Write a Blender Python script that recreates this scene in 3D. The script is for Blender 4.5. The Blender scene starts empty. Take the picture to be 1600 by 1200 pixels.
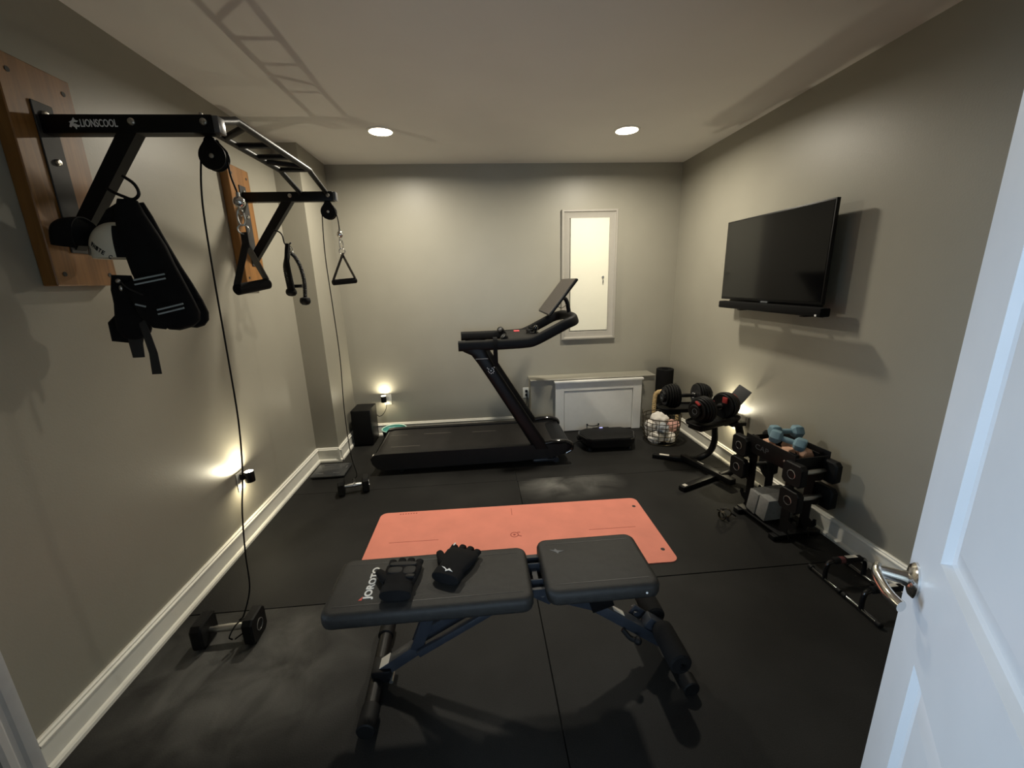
import bpy, bmesh, math, random
from mathutils import Vector, Matrix
random.seed(7)
C = bpy.context.scene.collection
PI = math.pi
V = Vector

# ------------------------------------------------------------------ camera
cam_d = bpy.data.cameras.new('camera'); cam = bpy.data.objects.new('camera', cam_d); C.objects.link(cam)
bpy.context.scene.camera = cam
pt, yw, rl = 0.2455215, 0.0787971, -0.0290501
fw = V((math.sin(yw)*math.cos(pt), math.cos(yw)*math.cos(pt), -math.sin(pt)))
r0 = V((math.cos(yw), -math.sin(yw), 0)); u0 = r0.cross(fw)
rr = math.cos(rl)*r0 + math.sin(rl)*u0; uu = -math.sin(rl)*r0 + math.cos(rl)*u0
cam.matrix_world = Matrix(((rr.x, uu.x, -fw.x, 0), (rr.y, uu.y, -fw.y, 0), (rr.z, uu.z, -fw.z, 1.5357), (0, 0, 0, 1)))
cam_d.sensor_width = 36; cam_d.lens = 639.82/1600*36; cam_d.clip_start = 0.01; cam_d.clip_end = 50

# ------------------------------------------------------------------ view, world, lights
vs = bpy.context.scene.view_settings
vs.view_transform = 'Standard'; vs.look = 'None'; vs.gamma = 1; vs.use_curve_mapping = False
vs.exposure = 0.0
w = bpy.data.worlds.new('world'); bpy.context.scene.world = w; w.use_nodes = True
w.node_tree.nodes['Background'].inputs[0].default_value = (0.55, 0.7, 1.0, 1)
w.node_tree.nodes['Background'].inputs[1].default_value = 0.15

def area(name, loc, size, power, color, direction, size_y=None, disk=False, spread=PI):
    l = bpy.data.lights.new(name, 'AREA'); l.energy = power; l.color = color; l.size = size; l.spread = spread
    if disk: l.shape = 'DISK'
    elif size_y: l.shape = 'RECTANGLE'; l.size_y = size_y
    o = bpy.data.objects.new(name, l); C.objects.link(o); o.location = loc
    o.rotation_euler = V(direction).to_track_quat('-Z', 'Y').to_euler()
    return o
H = 2.60; XL = -1.499; XR = 2.043; YB = 4.177; YN = 0.09
CEIL_LIGHTS = [(-0.624, 3.335), (1.171, 3.314)]
WARM = (1.0, 0.92, 0.76)
for i, (x, y) in enumerate(CEIL_LIGHTS):
    area('ceiling_lamp', (x, y, H-0.016), 0.15, 33, WARM, (0, 0, -1), disk=True, spread=math.radians(169))
COOL = (0.60, 0.78, 1.0)
area('daylight_side_room', (-2.35, 0.45, 1.35), 1.1, 11.5, COOL, (1, -0.03, -0.10), 1.5, spread=math.radians(54))
area('daylight_hall', (-0.2, -2.3, 1.5), 1.0, 52, COOL, (0.02, 1, 0.05), 1.5)

# ------------------------------------------------------------------ materials
def mat(name, col, rough=0.5, metal=0.0, var=0.0, vscale=20, bump=0.0, bscale=200, coat=0.0, spec=0.5, emit=None, estr=0, sheen=0.0):
    m = bpy.data.materials.new(name); m.use_nodes = True
    nt = m.node_tree; b = nt.nodes['Principled BSDF']
    b.inputs['Base Color'].default_value = (*col, 1); b.inputs['Roughness'].default_value = rough
    b.inputs['Metallic'].default_value = metal; b.inputs['Specular IOR Level'].default_value = spec
    if coat: b.inputs['Coat Weight'].default_value = coat; b.inputs['Coat Roughness'].default_value = 0.1
    if sheen: b.inputs['Sheen Weight'].default_value = sheen
    if emit: b.inputs['Emission Color'].default_value = (*emit, 1); b.inputs['Emission Strength'].default_value = estr
    tc = nt.nodes.new('ShaderNodeTexCoord')
    n = nt.nodes.new('ShaderNodeTexNoise'); n.inputs['Scale'].default_value = vscale; n.inputs['Detail'].default_value = 5
    nt.links.new(tc.outputs['Object'], n.inputs['Vector'])
    if var:
        r = nt.nodes.new('ShaderNodeValToRGB')
        r.color_ramp.elements[0].position = 0.3; r.color_ramp.elements[1].position = 0.7
        r.color_ramp.elements[0].color = (*[c*(1-var) for c in col], 1)
        r.color_ramp.elements[1].color = (*[min(1, c*(1+var)) for c in col], 1)
        nt.links.new(n.outputs['Fac'], r.inputs['Fac']); nt.links.new(r.outputs['Color'], b.inputs['Base Color'])
    if bump:
        n2 = nt.nodes.new('ShaderNodeTexNoise'); n2.inputs['Scale'].default_value = bscale; n2.inputs['Detail'].default_value = 3
        nt.links.new(tc.outputs['Object'], n2.inputs['Vector'])
        bp = nt.nodes.new('ShaderNodeBump'); bp.inputs['Strength'].default_value = bump; bp.inputs['Distance'].default_value = 0.002
        nt.links.new(n2.outputs['Fac'], bp.inputs['Height']); nt.links.new(bp.outputs['Normal'], b.inputs['Normal'])
    return m

M = {}
M['wall'] = mat('wall_paint', (0.285, 0.270, 0.222), 0.42, var=0.03, vscale=3, bump=0.15, bscale=120, spec=0.4)
M['ceiling'] = mat('ceiling_paint', (0.68, 0.66, 0.62), 0.8, var=0.02, vscale=3, bump=0.1, bscale=90)
M['trim'] = mat('white_trim', (0.78, 0.76, 0.68), 0.48, var=0.03, vscale=8)
M['door'] = mat('door_paint', (0.62, 0.64, 0.66), 0.38, var=0.03, vscale=6, bump=0.05, bscale=60)
M['casing'] = mat('casing_paint', (0.5, 0.5, 0.5), 0.4, var=0.04)
M['frame_paint'] = mat('frame_paint', (0.33, 0.31, 0.27), 0.4, var=0.03)
M['panel_white'] = mat('panel_white', (0.72, 0.70, 0.58), 0.4, var=0.01)
M['hatch_white'] = mat('hatch_white', (0.74, 0.73, 0.69), 0.35, var=0.02)
M['wood'] = None
M['steel_black'] = mat('black_powder_coat', (0.003, 0.003, 0.0035), 0.45, bump=0.1, bscale=400, var=0.2, spec=0.25)
M['bracket'] = mat('bracket_grey', (0.028, 0.027, 0.026), 0.55, var=0.2, spec=0.3)
M['rubber'] = mat('black_rubber', (0.004, 0.004, 0.004), 0.6, spec=0.22, var=0.2, bump=0.2, bscale=300)
M['foam'] = mat('black_foam', (0.005, 0.0048, 0.0048), 0.85, spec=0.2, bump=0.5, bscale=250, var=0.2)
M['plastic'] = mat('black_plastic', (0.0035, 0.0035, 0.004), 0.42, spec=0.25, var=0.15)
M['gloss'] = mat('gloss_black', (0.005, 0.005, 0.006), 0.08, coat=0.5)
M['screen'] = mat('dark_screen', (0.002, 0.002, 0.0025), 0.10, spec=0.25)
M['tablet'] = mat('tablet_face', (0.045, 0.036, 0.032), 0.35)
M['chrome'] = mat('chrome', (0.75, 0.74, 0.72), 0.16, 1.0)
M['steel'] = mat('brushed_steel', (0.55, 0.54, 0.51), 0.35, 1.0, bump=0.2, bscale=500)
M['bolt'] = mat('zinc_bolt', (0.6, 0.58, 0.53), 0.3, 1.0)
M['fabric'] = mat('black_fabric', (0.0045, 0.0045, 0.005), 0.9, bump=0.6, bscale=350, var=0.3, spec=0.25)
M['webbing'] = mat('black_webbing', (0.022, 0.020, 0.018), 0.8, bump=0.4, bscale=500)
M['greyweb'] = mat('grey_webbing', (0.12, 0.105, 0.08), 0.75, bump=0.4, bscale=500)
M['white'] = mat('white_print', (0.8, 0.8, 0.78), 0.6)
M['capwhite'] = mat('cap_white', (0.72, 0.68, 0.56), 0.85, bump=0.3, bscale=300)
M['reflect'] = mat('reflective_tape', (0.35, 0.40, 0.42), 0.4)
M['red'] = mat('red_plastic', (0.32, 0.03, 0.028), 0.45)
M['teal'] = mat('teal_plastic', (0.05, 0.23, 0.21), 0.35, var=0.1)
M['tealrim'] = mat('pale_teal_rim', (0.45, 0.68, 0.60), 0.3)
M['vinyl'] = mat('black_vinyl', (0.021, 0.0205, 0.019), 0.5, spec=0.3, var=0.15, vscale=40, bump=0.5, bscale=500)
M['seam'] = mat('vinyl_seam', (0.010, 0.010, 0.010), 0.5)
M['frame_blue'] = mat('graphite_frame', (0.022, 0.026, 0.034), 0.38, var=0.1)
M['yoga'] = mat('coral_mat', (0.72, 0.235, 0.165), 0.72, var=0.06, vscale=6, bump=0.2, bscale=200)
M['yogamark'] = mat('coral_mark', (0.36, 0.06, 0.04), 0.7)
M['belt'] = mat('running_belt', (0.015, 0.0135, 0.0125), 0.6, spec=0.25, var=0.2, vscale=10, bump=0.3, bscale=400)
M['rail'] = mat('rail_grey', (0.012, 0.0115, 0.011), 0.55, var=0.1, spec=0.25)
M['line'] = mat('belt_line', (0.16, 0.14, 0.12), 0.5)
M['sticker'] = mat('pale_sticker', (0.55, 0.52, 0.46), 0.5)
M['greyfoam'] = mat('grey_foam_block', (0.20, 0.20, 0.19), 0.8, var=0.12, vscale=60, bump=0.3, bscale=200)
M['bluevinyl'] = mat('blue_neoprene', (0.15, 0.25, 0.30), 0.6, var=0.08, bump=0.2, bscale=300)
M['peach'] = mat('peach_neoprene', (0.66, 0.38, 0.25), 0.6, var=0.06, bump=0.2, bscale=300)
M['rope'] = mat('hemp_rope', (0.55, 0.40, 0.20), 0.85, var=0.2, vscale=80, bump=0.5, bscale=200)
M['wire'] = mat('bronze_wire', (0.10, 0.085, 0.06), 0.4, 0.8)
M['towel'] = mat('white_towel', (0.72, 0.68, 0.62), 0.95, var=0.08, vscale=40, bump=0.8, bscale=150)
M['towelgrey'] = mat('grey_towel', (0.33, 0.35, 0.38), 0.95, var=0.1, vscale=40, bump=0.8, bscale=150)
M['towelpink'] = mat('pink_towel', (0.62, 0.35, 0.30), 0.95, var=0.1, vscale=40, bump=0.8, bscale=150)
M['outlet'] = mat('outlet_white', (0.72, 0.70, 0.62), 0.35)
M['slot'] = mat('dark_slot', (0.01, 0.01, 0.01), 0.6)
M['lens'] = mat('lit_lens', (0.9, 0.9, 0.85), 0.5, emit=(1.0, 0.9, 0.7), estr=14)
M['nlens'] = mat('night_light_lens', (0.9, 0.9, 0.85), 0.5, emit=(1.0, 0.9, 0.66), estr=30)
M['scaleglass'] = mat('scale_glass', (0.035, 0.037, 0.04), 0.15, coat=0.3)
M['scalegrey'] = mat('scale_grey', (0.14, 0.14, 0.145), 0.3, 0.5)
M['dim'] = mat('dim_print', (0.10, 0.11, 0.12), 0.5)
M['ropeblk'] = mat('black_rope', (0.012, 0.012, 0.012), 0.6, spec=0.4)
M['palm'] = mat('glove_palm', (0.008, 0.008, 0.008), 0.6, spec=0.25)
M['ringlight'] = mat('bright_ring', (0.34, 0.34, 0.33), 0.25, 0.7)
M['dim2'] = mat('faded_print', (0.045, 0.05, 0.055), 0.5)
M['darkgrey'] = mat('speaker_cloth', (0.004, 0.004, 0.004), 0.9, spec=0.15, bump=0.4, bscale=500)

def wood():
    m = mat('pine_board', (0.30, 0.15, 0.045), 0.45); nt = m.node_tree; b = nt.nodes['Principled BSDF']
    tc = nt.nodes.new('ShaderNodeTexCoord'); mp = nt.nodes.new('ShaderNodeMapping'); mp.inputs['Scale'].default_value = (14, 22, 1.2)
    n = nt.nodes.new('ShaderNodeTexNoise'); n.inputs['Scale'].default_value = 2.2; n.inputs['Detail'].default_value = 6; n.inputs['Distortion'].default_value = 1.0
    r = nt.nodes.new('ShaderNodeValToRGB'); r.color_ramp.elements[0].color = (0.17, 0.072, 0.013, 1); r.color_ramp.elements[1].color = (0.25, 0.112, 0.026, 1)
    r.color_ramp.elements[0].position = 0.35; r.color_ramp.elements[1].position = 0.65
    nt.links.new(tc.outputs['Object'], mp.inputs[0]); nt.links.new(mp.outputs[0], n.inputs['Vector']); nt.links.new(n.outputs['Fac'], r.inputs[0]); nt.links.new(r.outputs[0], b.inputs['Base Color'])
    return m
M['wood'] = wood()
M['woodend'] = mat('pine_edge', (0.14, 0.07, 0.018), 0.6, var=0.2)

def floor_mat():
    m = mat('rubber_floor', (0.016, 0.0155, 0.0145), 0.62, spec=0.2); nt = m.node_tree; b = nt.nodes['Principled BSDF']
    g = nt.nodes.new('ShaderNodeNewGeometry')
    def noise(s, d, dist=0.0):
        n = nt.nodes.new('ShaderNodeTexNoise'); n.inputs['Scale'].default_value = s; n.inputs['Detail'].default_value = d
        n.inputs['Distortion'].default_value = dist; nt.links.new(g.outputs['Position'], n.inputs['Vector']); return n
    def ramp(src, p0, p1, c0=(0, 0, 0, 1), c1=(1, 1, 1, 1)):
        r = nt.nodes.new('ShaderNodeValToRGB'); r.color_ramp.elements[0].position = p0; r.color_ramp.elements[1].position = p1
        r.color_ramp.elements[0].color = c0; r.color_ramp.elements[1].color = c1
        nt.links.new(src, r.inputs[0]); return r
    # chalk dust: worn patches of their own shape
    def blob(cx, cy, rx, ry):
        mp = nt.nodes.new('ShaderNodeMapping'); mp.vector_type = 'POINT'
        mp.inputs['Location'].default_value = (-cx/rx, -cy/ry, 0); mp.inputs['Scale'].default_value = (1/rx, 1/ry, 0)
        nt.links.new(g.outputs['Position'], mp.inputs[0])
        ln = nt.nodes.new('ShaderNodeVectorMath'); ln.operation = 'LENGTH'; nt.links.new(mp.outputs[0], ln.inputs[0])
        r = nt.nodes.new('ShaderNodeMapRange'); r.inputs[1].default_value = 1.0; r.inputs[2].default_value = 0.15; r.clamp = True
        nt.links.new(ln.outputs['Value'], r.inputs[0]); return r.outputs[0]
    def math2(op, a, c):
        q = nt.nodes.new('ShaderNodeMath'); q.operation = op; nt.links.new(a, q.inputs[0])
        if isinstance(c, float): q.inputs[1].default_value = c
        else: nt.links.new(c, q.inputs[1])
        return q.outputs[0]
    a = blob(-1.05, 1.45, 0.62, 0.45)
    c = blob(0.62, 2.86, 0.50, 0.26)
    # the dust stops at each mat's edge
    sep = nt.nodes.new('ShaderNodeSeparateXYZ'); nt.links.new(g.outputs['Position'], sep.inputs[0])
    a = math2('MULTIPLY', a, math2('LESS_THAN', sep.outputs['Y'], 1.80))
    c = math2('MULTIPLY', c, math2('GREATER_THAN', sep.outputs['X'], 0.25))
    c = math2('MULTIPLY', c, math2('LESS_THAN', sep.outputs['Y'], 2.97))
    dust = math2('MAXIMUM', a, c)
    n1 = noise(5, 6, 0.6); d = math2('MULTIPLY', dust, ramp(n1.outputs['Fac'], 0.25, 0.7).outputs[0])
    n3 = noise(1.7, 4); low = ramp(n3.outputs['Fac'], 0.4, 0.8)
    d = math2('ADD', d, math2('MULTIPLY', low.outputs[0], 0.10))
    mix = nt.nodes.new('ShaderNodeMix'); mix.data_type = 'RGBA'; nt.links.new(d, mix.inputs[0])
    n2 = noise(260, 2); sp = ramp(n2.outputs['Fac'], 0.3, 0.75, (0.005, 0.0049, 0.0045, 1), (0.012, 0.0115, 0.0105, 1))
    nt.links.new(sp.outputs[0], mix.inputs[6]); mix.inputs[7].default_value = (0.15, 0.147, 0.136, 1)
    nt.links.new(mix.outputs[2], b.inputs['Base Color'])
    bp = nt.nodes.new('ShaderNodeBump'); bp.inputs['Strength'].default_value = 0.35; bp.inputs['Distance'].default_value = 0.002
    nt.links.new(noise(180, 3).outputs['Fac'], bp.inputs['Height']); nt.links.new(bp.outputs[0], b.inputs['Normal'])
    return m
M['floor'] = floor_mat()

# ------------------------------------------------------------------ mesh builder
def frame_from(d, up=V((0, 0, 1))):
    d = V(d).normalized()
    if abs(d.dot(up)) > 0.98: up = V((0, 1, 0))
    a = d.cross(up).normalized(); b = a.cross(d).normalized()
    return a, b
class MB:
    def __init__(s): s.bm = bmesh.new()
    def faces_of(s, vs_): pass
    def box(s, c, size, R=None, bevel=0.0, seg=2):
        t = bmesh.new(); bmesh.ops.create_cube(t, size=1)
        bmesh.ops.scale(t, vec=V(size), verts=t.verts)
        if bevel: bmesh.ops.bevel(t, geom=t.edges[:], offset=bevel, segments=seg, profile=0.5, affect='EDGES')
        Mx = Matrix.Translation(V(c)) @ (R.to_4x4() if R else Matrix())
        return s.merge(t, Mx)
    def merge(s, t, Mx=Matrix()):
        base = len(s.bm.verts); vm = {}
        for v in t.verts: vm[v] = s.bm.verts.new(Mx @ v.co)
        for f in t.faces:
            try: s.bm.faces.new([vm[v] for v in f.verts])
            except ValueError: pass
        t.free(); return s
    def bar(s, a, b, w_, h, up=(0, 0, 1), bevel=0.0):
        a = V(a); b = V(b); d = b-a; x = d.normalized(); side, upv = frame_from(d, V(up))
        R = Matrix((x, side, upv)).transposed()
        return s.box((a+b)/2, (d.length, w_, h), R, bevel)
    def rings(s, rings, caps=True, closed=False):
        prev = None; first = None
        for ring in rings:
            vs_ = [s.bm.verts.new(p) for p in ring]
            if prev:
                n = len(vs_)
                for i in range(n): s.bm.faces.new((prev[i], prev[(i+1) % n], vs_[(i+1) % n], vs_[i]))
            else: first = vs_
            prev = vs_
        if closed:
            n = len(first)
            for i in range(n): s.bm.faces.new((prev[i], prev[(i+1) % n], first[(i+1) % n], first[i]))
        elif caps:
            try: s.bm.faces.new(list(reversed(first))); s.bm.faces.new(prev)
            except ValueError: pass
        return s
    def tube(s, pts, r, n=10, closed=False, ry=None, up=(0, 0, 1), caps=True, power=2.0):
        pts = [V(p) for p in pts]; m = len(pts); out = []; a0 = None
        for i, p in enumerate(pts):
            if closed: d = (pts[(i+1) % m]-pts[i-1])
            else: d = (pts[min(i+1, m-1)]-pts[max(i-1, 0)])
            d.normalize()
            if a0 is None: a, b = frame_from(d, V(up))
            else:
                a = (a0 - d*a0.dot(d))
                if a.length < 1e-6: a, _ = frame_from(d)
                a.normalize(); b = a.cross(d)
            a0 = a
            rad = r[i] if isinstance(r, (list, tuple)) else r
            rb = rad if ry is None else (ry[i] if isinstance(ry, (list, tuple)) else ry)
            q_ = 2/power; out.append([p + a*rad*math.copysign(abs(math.cos(2*PI*k/n))**q_, math.cos(2*PI*k/n)) + b*rb*math.copysign(abs(math.sin(2*PI*k/n))**q_, math.sin(2*PI*k/n)) for k in range(n)])
        return s.rings(out, caps, closed)
    def lathe(s, prof, o=(0, 0, 0), axis=(0, 0, 1), n=28, up=None, caps=True):
        o = V(o); ax = V(axis).normalized(); a, b = frame_from(ax)
        return s.rings([[o + ax*h + (a*math.cos(2*PI*k/n)+b*math.sin(2*PI*k/n))*max(r, 1e-4) for k in range(n)] for r, h in prof], caps)
    def cyl(s, a, b, r, n=20, bev=0.0):
        a = V(a); b = V(b); L = (b-a).length
        if bev: prof = [(r-bev, 0), (r, bev), (r, L-bev), (r-bev, L)]
        else: prof = [(r, 0), (r, L)]
        return s.lathe(prof, a, b-a, n)
    def prism(s, poly, f, d0, d1):
        A = [s.bm.verts.new(f(p, d0)) for p in poly]; B = [s.bm.verts.new(f(p, d1)) for p in poly]; n = len(poly)
        s.bm.faces.new(A); s.bm.faces.new(list(reversed(B)))
        for i in range(n): s.bm.faces.new((A[i], B[i], B[(i+1) % n], A[(i+1) % n]))
        return s
    def loft(s, secs, n=16, power=2.0, caps=True):
        """secs: (centre, a-vector, b-vector) super-ellipse sections"""
        out = []
        for c, a, b in secs:
            ring = []
            for k in range(n):
                t = 2*PI*k/n; ct, st = math.cos(t), math.sin(t)
                x = math.copysign(abs(ct)**(2/power), ct); y = math.copysign(abs(st)**(2/power), st)
                ring.append(V(c)+V(a)*x+V(b)*y)
            out.append(ring)
        return s.rings(out, caps)
    def ball(s, c, r, sc=(1, 1, 1), sub=3, R=None, noise=0.0):
        t = bmesh.new(); bmesh.ops.create_icosphere(t, subdivisions=sub, radius=r)
        if noise:
            from mathutils import noise as nz
            for v in t.verts: v.co *= 1+noise*nz.noise(v.co/r*1.7+V(c)*9)
        Mx = Matrix.Translation(V(c)) @ (R.to_4x4() if R else Matrix()) @ Matrix.Diagonal((*sc, 1))
        return s.merge(t, Mx)
    def build(s, name, m, parent=None, world=False, loc=None, smooth=True, angle=35, share=None):
        bmesh.ops.recalc_face_normals(s.bm, faces=s.bm.faces[:])
        if world and parent is not None:
            s.bm.transform(root_matrix(parent).inverted())
        elif loc is not None and parent is None:
            s.bm.transform(Matrix.Translation(-V(loc)))
        me = bpy.data.meshes.new(name); s.bm.to_mesh(me); s.bm.free()
        mm = M[m] if isinstance(m, str) else m
        me.materials.append(mm)
        if smooth:
            for p in me.polygons: p.use_smooth = True
            me.set_sharp_from_angle(angle=math.radians(angle))
        o = bpy.data.objects.new(name, me); C.objects.link(o)
        if parent is not None: o.parent = parent
        elif loc is not None: o.location = loc
        return o
def root_matrix(o):
    mx = Matrix()
    while o is not None:
        mx = Matrix.Translation(o.location) @ o.rotation_euler.to_matrix().to_4x4() @ mx; o = o.parent
    return mx
def thing(name, label, cat, loc=(0, 0, 0), rotz=0.0, group=None, rot=None):
    o = bpy.data.objects.new(name, None); C.objects.link(o); o.empty_display_size = 0.1
    o.location = loc; o.rotation_euler = rot if rot else (0, 0, rotz)
    o['label'] = label; o['category'] = cat
    if group: o['group'] = group
    return o
def tag(o, label, cat, group=None):
    o['label'] = label; o['category'] = cat
    if group: o['group'] = group
    return o
def struct(o): o['kind'] = 'structure'; return o
def copy_tree(o, parent=None):
    c = o.copy(); C.objects.link(c)
    if parent is not None: c.parent = parent
    for ch in [x for x in bpy.data.objects if x.parent is o]: copy_tree(ch, c)
    return c
def text_mb(txt, origin, right, up, width, height, depth=0.0006, bold=0.0, font_shear=0.0):
    """lettering fitted into a width x height box whose lower left corner is origin"""
    cu = bpy.data.curves.new('t', 'FONT'); cu.body = txt; cu.extrude = 0.01; cu.offset = bold; cu.resolution_u = 3; cu.shear = font_shear
    ob = bpy.data.objects.new('t', cu); C.objects.link(ob)
    dg = bpy.context.evaluated_depsgraph_get(); me = bpy.data.meshes.new_from_object(ob.evaluated_get(dg))
    bpy.data.objects.remove(ob); bpy.data.curves.remove(cu)
    xs = [v.co.x for v in me.vertices]; ys = [v.co.y for v in me.vertices]
    x0, x1, y0, y1 = min(xs), max(xs), min(ys), max(ys)
    r = V(right).normalized(); u = V(up).normalized(); nrm = r.cross(u)
    mb = MB(); t = bmesh.new(); t.from_mesh(me); bpy.data.meshes.remove(me)
    for v in t.verts:
        x, y, z = v.co
        v.co = V(origin) + r*((x-x0)/(x1-x0)*width) + u*((y-y0)/(y1-y0)*height) + nrm*(z/0.01*depth)
    mb.merge(t); return mb
def arc(c, a, b, t0, t1, n):
    c = V(c); a = V(a); b = V(b)
    return [c + a*math.cos(t0+(t1-t0)*i/n) + b*math.sin(t0+(t1-t0)*i/n) for i in range(n+1)]
def smooth_path(pts, k=6):
    pts = [V(p) for p in pts]; out = []
    P = [pts[0]*2-pts[1]] + pts + [pts[-1]*2-pts[-2]]
    for i in range(1, len(P)-2):
        for j in range(k):
            t = j/k; a, b, c, d = P[i-1], P[i], P[i+1], P[i+2]
            out.append(0.5*((2*b)+(c-a)*t+(2*a-5*b+4*c-d)*t*t+(3*b-a-3*c+d)*t**3))
    out.append(pts[-1]); return out

# ================================================================== SETTING
def flat_box(name, lo, hi, m, parent=None, bevel=0.0):
    lo = V(lo); hi = V(hi); c = (lo+hi)/2
    mb = MB(); mb.box((0, 0, 0), hi-lo, bevel=bevel)
    o = mb.build(name, m); o.location = c
    return o
fl = struct(flat_box('floor', (XL-1.3, -2.6, -0.13), (XR+0.1, YB+0.1, -0.011), 'rubber'))
# rubber tiles lying on the slab, each one its own piece (children of the floor)
def mat_tile(x0, x1, y0, y1):
    mb = MB(); mb.box((0, 0, 0), (x1-x0-0.0015, y1-y0-0.0015, 0.011), bevel=0.001, seg=1)
    o = mb.build('rubber_mat', 'floor'); o.parent = fl
    o.location = V(((x0+x1)/2, (y0+y1)/2, -0.0055)) - fl.location
for x0, x1, y0, y1 in [(XL, 0.252, 2.968, YB), (0.252, XR, 2.955, YB), (XL, 0.254, 1.797, 2.966), (0.256, XR, 1.785, 2.953),
                       (XL, 0.228, 0.62, 1.793), (0.231, XR, 0.62, 1.781), (XL, 0.228, -0.55, 0.616), (0.231, XR, -0.55, 0.616)]:
    mat_tile(x0, x1, y0, y1)
struct(flat_box('ceiling', (XL-1.3, -2.6, H), (XR+0.1, YB+0.1, H+0.1), 'ceiling'))
struct(flat_box('wall_right', (XR, YN-0.13, -0.01), (XR+0.1, YB+0.1, H), 'wall'))
struct(flat_box('wall_back', (XL, YB, -0.01), (XR, YB+0.1, H), 'wall'))
# left wall with a doorway near the camera
def multi(name, boxes, m):
    mb = MB()
    for lo, hi in boxes: mb.box((V(lo)+V(hi))/2, V(hi)-V(lo))
    return struct(mb.build(name, m))
multi('wall_left', [((XL-0.1, 1.05, -0.01), (XL, YB+0.1, H)), ((XL-0.1, YN-0.13, 2.08), (XL, 1.05, H)), ((XL-0.1, YN-0.13, -0.01), (XL, 0.18, 2.08))], 'wall')
multi('wall_near', [((XL, YN-0.13, -0.01), (-0.42, YN, H)), ((0.42, YN-0.13, -0.01), (XR, YN, H)), ((-0.42, YN-0.13, 2.08), (0.42, YN, H))], 'wall')
# the column in the back left corner
CX, CY = XL+0.195, 3.571
struct(flat_box('column', (XL, CY, 0), (CX, YB, H), 'wall'))
# hall behind the camera and side room beyond the left doorway
multi('wall_hall', [((-1.05, -2.6, 0), (-0.95, YN-0.13, H)), ((1.0, -2.6, 0), (1.1, YN-0.13, H)), ((-0.95, -2.6, 0), (1.0, -2.5, H))], 'trim')
multi('wall_side_room', [((XL-1.2, -0.9, 0), (XL-1.1, 2.0, H)), ((XL-1.1, 1.9, 0), (XL-0.1, 2.0, H)), ((XL-1.1, -0.9, 0), (-1.05, -0.8, H))], 'trim')

def bb_profile():
    return [(0, 0), (0.030, 0), (0.030, 0.014), (0.024, 0.022), (0.016, 0.026), (0.016, 0.102), (0.021, 0.108), (0.021, 0.114), (0.014, 0.119), (0.014, 0.126), (0.008, 0.130), (0, 0.130)]
def baseboard(name, a, b, n):
    a = V(a); b = V(b); n = V(n); mb = MB()
    ra = [a + n*p[0] + V((0, 0, p[1])) for p in bb_profile()]; rb = [b + n*p[0] + V((0, 0, p[1])) for p in bb_profile()]
    mb.rings([ra, rb]); return struct(mb.build(name, 'trim', angle=20))
XLo = XL-0.0; 
baseboard('baseboard_left', (XL, 1.134, 0), (XL, CY, 0), (1, 0, 0))
baseboard('baseboard_column_front', (XL, CY, 0), (CX+0.03, CY, 0), (0, -1, 0))
baseboard('baseboard_column_side', (CX, CY-0.03, 0), (CX, YB, 0), (1, 0, 0))
baseboard('baseboard_back_left', (CX, YB, 0), (0.505, YB, 0), (0, -1, 0))
baseboard('baseboard_back_right', (1.79, YB, 0), (XR, YB, 0), (0, -1, 0))
baseboard('baseboard_right', (XR, 0.2, 0), (XR, YB, 0), (-1, 0, 0))
baseboard('baseboard_near_left', (XL, YN, 0), (-0.5, YN, 0), (0, 1, 0))
baseboard('baseboard_near_right', (0.52, YN, 0), (XR, YN, 0), (0, 1, 0))

def casing(name, pts, out, width_dir, m='casing'):
    """moulded door casing: profile across width_dir, proud along out, swept between two points"""
    prof = [(0, 0), (0, 0.012), (0.012, 0.016), (0.030, 0.014), (0.036, 0.010), (0.048, 0.011), (0.056, 0.017), (0.074, 0.021), (0.085, 0.021), (0.088, 0.016), (0.088, 0)]
    mb = MB(); out = V(out); wd = V(width_dir)
    mb.rings([[V(p) + wd*q[0] + out*q[1] for q in prof] for p in pts]); return struct(mb.build(name, m, angle=20))
casing('trim_1', [(XL, 1.046, 0), (XL, 1.046, 2.17)], (1, 0, 0), (0, 1, 0))
casing('trim_2', [(XL, 0.186, 0), (XL, 0.186, 2.17)], (1, 0, 0), (0, -1, 0))
casing('trim_3', [(XL, 0.10, 2.082), (XL, 1.13, 2.082)], (1, 0, 0), (0, 0, 1))
casing('trim_4', [(-0.42, YN, 0), (-0.42, YN, 2.17)], (0, 1, 0), (-1, 0, 0))
casing('trim_5', [(0.42, YN, 0), (0.42, YN, 2.17)], (0, 1, 0), (1, 0, 0))
casing('trim_6', [(-0.5, YN, 2.082), (0.5, YN, 2.082)], (0, 1, 0), (0, 0, 1))
multi('trim_7', [((-0.425, YN-0.13, 0), (-0.405, YN, 2.08)), ((0.408, YN-0.13, 0), (0.425, YN, 2.08)), ((-0.405, YN-0.13, 2.065), (0.408, YN, 2.08))], 'trim')

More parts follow.
